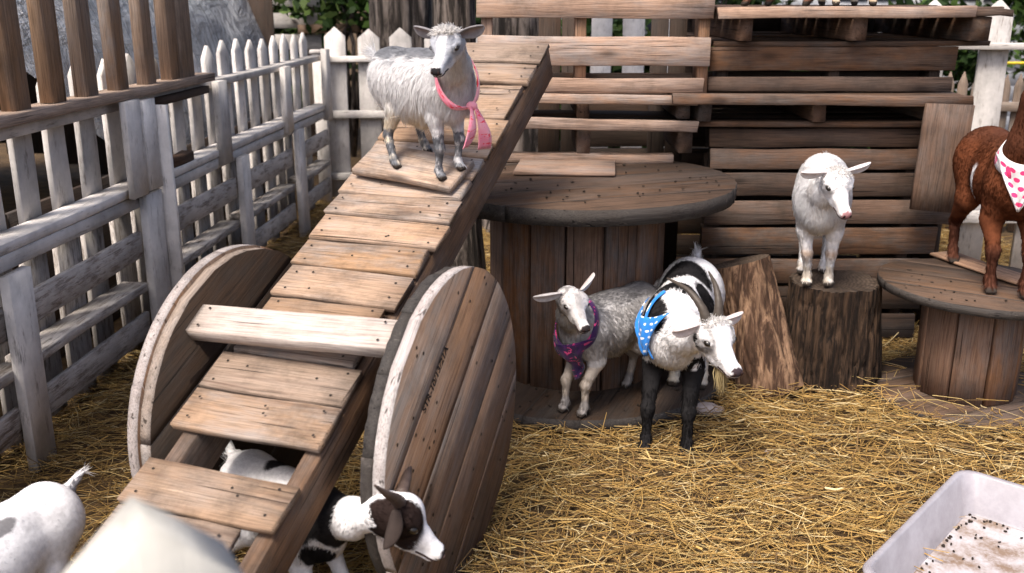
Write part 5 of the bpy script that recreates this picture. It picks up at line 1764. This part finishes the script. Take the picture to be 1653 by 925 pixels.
# ------------------------------------------------------------------ straw, droppings, small litter
def straw():
    rng = np.random.default_rng(5)
    n = 95000
    x = rng.uniform(-1.55, 2.7, n); y = 1.15 + (rng.random(n) ** 1.25) * 5.2
    # thicker bed in the open middle and right, thin along the left fence
    dens = .45 + .55 * sstep(x, -1.1, -.2)
    dens *= np.clip(-.35 + 2.6 * fbm(np.stack([x * 2.2, y * 2.2, x * 0], -1)), .12, 1.3)
    keep = rng.random(n) < np.clip(dens * 1.25, 0, 1)
    tq = TUB[0].inverted()
    tl = np.array([list(r_) for r_ in tq])
    tx = tl[0, 0] * x + tl[0, 1] * y + tl[0, 3]; ty = tl[1, 0] * x + tl[1, 1] * y + tl[1, 3]
    dR = np.hypot(x - SR.x, y - SR.y); dB = np.hypot(x - SC.x, y - SC.y)
    keep &= (dB > .535) & ((dR > .325) | ((rng.random(n) < .12) & (dR > .2)))
    keep &= ~((np.abs(tx) < TUB[1] / 2 + .015) & (np.abs(ty) < TUB[2] / 2 + .015))
    x, y = x[keep], y[keep]; n = len(x)
    heap = .030 * np.exp(-(((x - 1.15) / .75) ** 2 + ((y - 2.85) / .28) ** 2)) + .02 * fbm(np.stack([x * 3, y * 3, x * 0 + 4], -1))
    heap = heap + np.where(np.hypot(x - SR.x, y - SR.y) < .34, .03, 0)
    z = .004 + heap * rng.random(n) + rng.random(n) ** 2 * .022
    ang = rng.uniform(0, math.pi, n)
    ang = np.where(rng.random(n) < .5, rng.normal(.15, .7, n), ang)
    ln = rng.uniform(.03, .19, n) * np.where(rng.random(n) < .2, 1.5, 1)
    chaff = rng.random(n) < .22
    ln[chaff] *= rng.uniform(.12, .35, chaff.sum())
    tilt = rng.normal(0, .10, n)
    up = rng.random(n) < .012
    tilt[up] = rng.uniform(.3, .8, up.sum())
    d = np.stack([np.cos(ang) * np.cos(tilt), np.sin(ang) * np.cos(tilt), np.sin(tilt)], 1)
    bend = rng.normal(0, .22, (n, 1)) * np.stack([-np.sin(ang), np.cos(ang), np.zeros(n)], 1)
    wd = rng.uniform(.0006, .0015, n) * np.where(rng.random(n) < .12, 1.7, 1)
    wd[chaff] *= 1.9
    c = np.stack([x, y, z], 1)
    P0 = c - d * ln[:, None] / 2; P1 = c + bend * ln[:, None] * .5; P2 = c + d * ln[:, None] / 2
    lowz = np.minimum(P0[:, 2], P2[:, 2])
    sh = np.maximum(0, .002 - lowz)
    for Pq in (P0, P1, P2): Pq[:, 2] += sh
    roll = rng.uniform(-.9, .9, n)
    s = np.stack([-np.sin(ang) * np.cos(roll), np.cos(ang) * np.cos(roll), np.sin(roll)], 1) * wd[:, None]
    u = np.stack([-np.sin(ang) * -np.sin(roll), np.cos(ang) * -np.sin(roll), np.cos(roll)], 1) * wd[:, None]
    # three-sided stalks
    V = np.stack([P0 - s, P0 + s, P0 + u, P1 - s, P1 + s, P1 + u, P2 - s, P2 + s, P2 + u], 1).reshape(-1, 3)
    b = np.arange(n) * 9
    Fq = []
    for k in (0, 3):
        for a1, a2 in ((0, 1), (1, 2), (2, 0)):
            Fq.append(np.stack([b + k + a1, b + k + a2, b + k + 3 + a2, b + k + 3 + a1], 1))
    me = np_mesh('straw', V, [np.concatenate(Fq)])
    pal = np.array([(.46, .30, .105), (.37, .235, .085), (.56, .42, .19), (.24, .15, .065), (.64, .52, .30), (.13, .085, .045)])
    cc = pal[rng.choice(6, n, p=(.27, .25, .16, .16, .08, .08))] * rng.uniform(.75, 1.2, (n, 1))
    deep = np.clip((z - .004) / .02, 0, 1)
    left_dark = sstep(-x, .55, 1.0)[:, None]  # straw darkens towards the left side of the pen
    cc = cc * (1 - left_dark * .35) * np.array([1.0, .97, .91])
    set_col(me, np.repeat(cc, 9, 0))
    o = link('straw', me, 'straw')
    tag(o, 'loose golden straw bedding covering the floor of the pen', 'straw', kind='stuff')
straw()

def pellets(name, label, pts, r=.0065):
    bm = bmesh.new()
    for p_ in pts:
        m = Matrix.Translation(Vector(p_) + Vector((0, 0, r * .8))) @ Matrix.Rotation(random.uniform(0, 6), 4, 'Z') @ Matrix.Diagonal((r * random.uniform(.6, 1.5), r * random.uniform(.5, .95), r * random.uniform(.4, .85), 1))
        bmesh.ops.create_icosphere(bm, subdivisions=1, radius=1.0, matrix=m)
    me = bpy.data.meshes.new(name); bm.to_mesh(me); bm.free()
    o = link(name, me, 'droppings')
    tag(o, label, 'droppings', kind='stuff')
pts = []
for q in range(75):
    a, r_ = random.uniform(0, 6.28), .5 * math.sqrt(random.uniform(.02, 1))
    pts.append((SC.x + r_ * math.cos(a), SC.y + r_ * math.sin(a) * .95, ZT + .002))
pellets('droppings', 'dark droppings scattered over the big cable reel table', pts, .0055)
pts = []
for q in range(22):
    a, r_ = random.uniform(2.2, 5.2), .29 * math.sqrt(random.uniform(.1, 1))
    pts.append((SR.x + r_ * math.cos(a), SR.y + r_ * math.sin(a), .403))
pellets('droppings', 'dark droppings on the small cable reel', pts, .005)
pts = []
for q in range(40):
    a, r_ = random.uniform(3.2, 5.9), random.uniform(.32, .5)
    pts.append((SC.x + r_ * math.cos(a), SC.y + r_ * math.sin(a), .05))
pellets('droppings', 'dark droppings on the bottom flange of the big reel', pts, .005)
MT, LX, LY = TUB
pts = []
for q in range(95):
    u_, v_ = random.random() ** 2.6, random.random() ** 2.6
    if random.random() < .22: u_, v_ = random.random(), random.random()
    # pile up near the far corner (local -x, -y corner faces the view's back)
    cands = [(-1, -1), (1, -1), (-1, 1), (1, 1)]
    pts.append((u_, v_))
best = max(((sx, sy) for sx in (-1, 1) for sy in (-1, 1)), key=lambda s_: (MT @ Vector((s_[0] * LX / 2, s_[1] * LY / 2, 0))).y)
P3 = []
for u_, v_ in pts:
    lx_ = best[0] * (LX / 2 - .055 - u_ * (LX - .12)); ly_ = best[1] * (LY / 2 - .055 - v_ * (LY - .12))
    P3.append(tuple(MT @ Vector((lx_, ly_, .0128))))
pellets('droppings', 'dark droppings and crumbs in the plastic tub', P3, .0042)

# pale stones and a bit of litter on the straw
def stone(label, px, r, sc, mat='pale_stone'):
    p_ = at_z(*px, .0)
    bm = bmesh.new()
    bmesh.ops.create_icosphere(bm, subdivisions=3, radius=1.0)
    for v in bm.verts:
        f = 1 + (float(fbm(np.array(v.co)[None] * 1.6 + r * 100)[0]) - .5) * .7
        v.co = Vector((v.co.x * r * sc[0] * f, v.co.y * r * sc[1] * f, v.co.z * r * sc[2] * f))
    me = bpy.data.meshes.new('stone'); bm.to_mesh(me); bm.free()
    for q in me.polygons: q.use_smooth = True
    o = link('stone', me, mat)
    o.location = (p_.x, p_.y, r * sc[2] * .55 + .004)
    tag(o, label, 'stone')
stone('pale flat stone in the straw behind the front legs of the horned goat', (1140, 668), .05, (1.1, .6, .45))
stone('small white pebble lying on the straw left of the tub', (1242, 735), .013, (1.1, .9, .8))
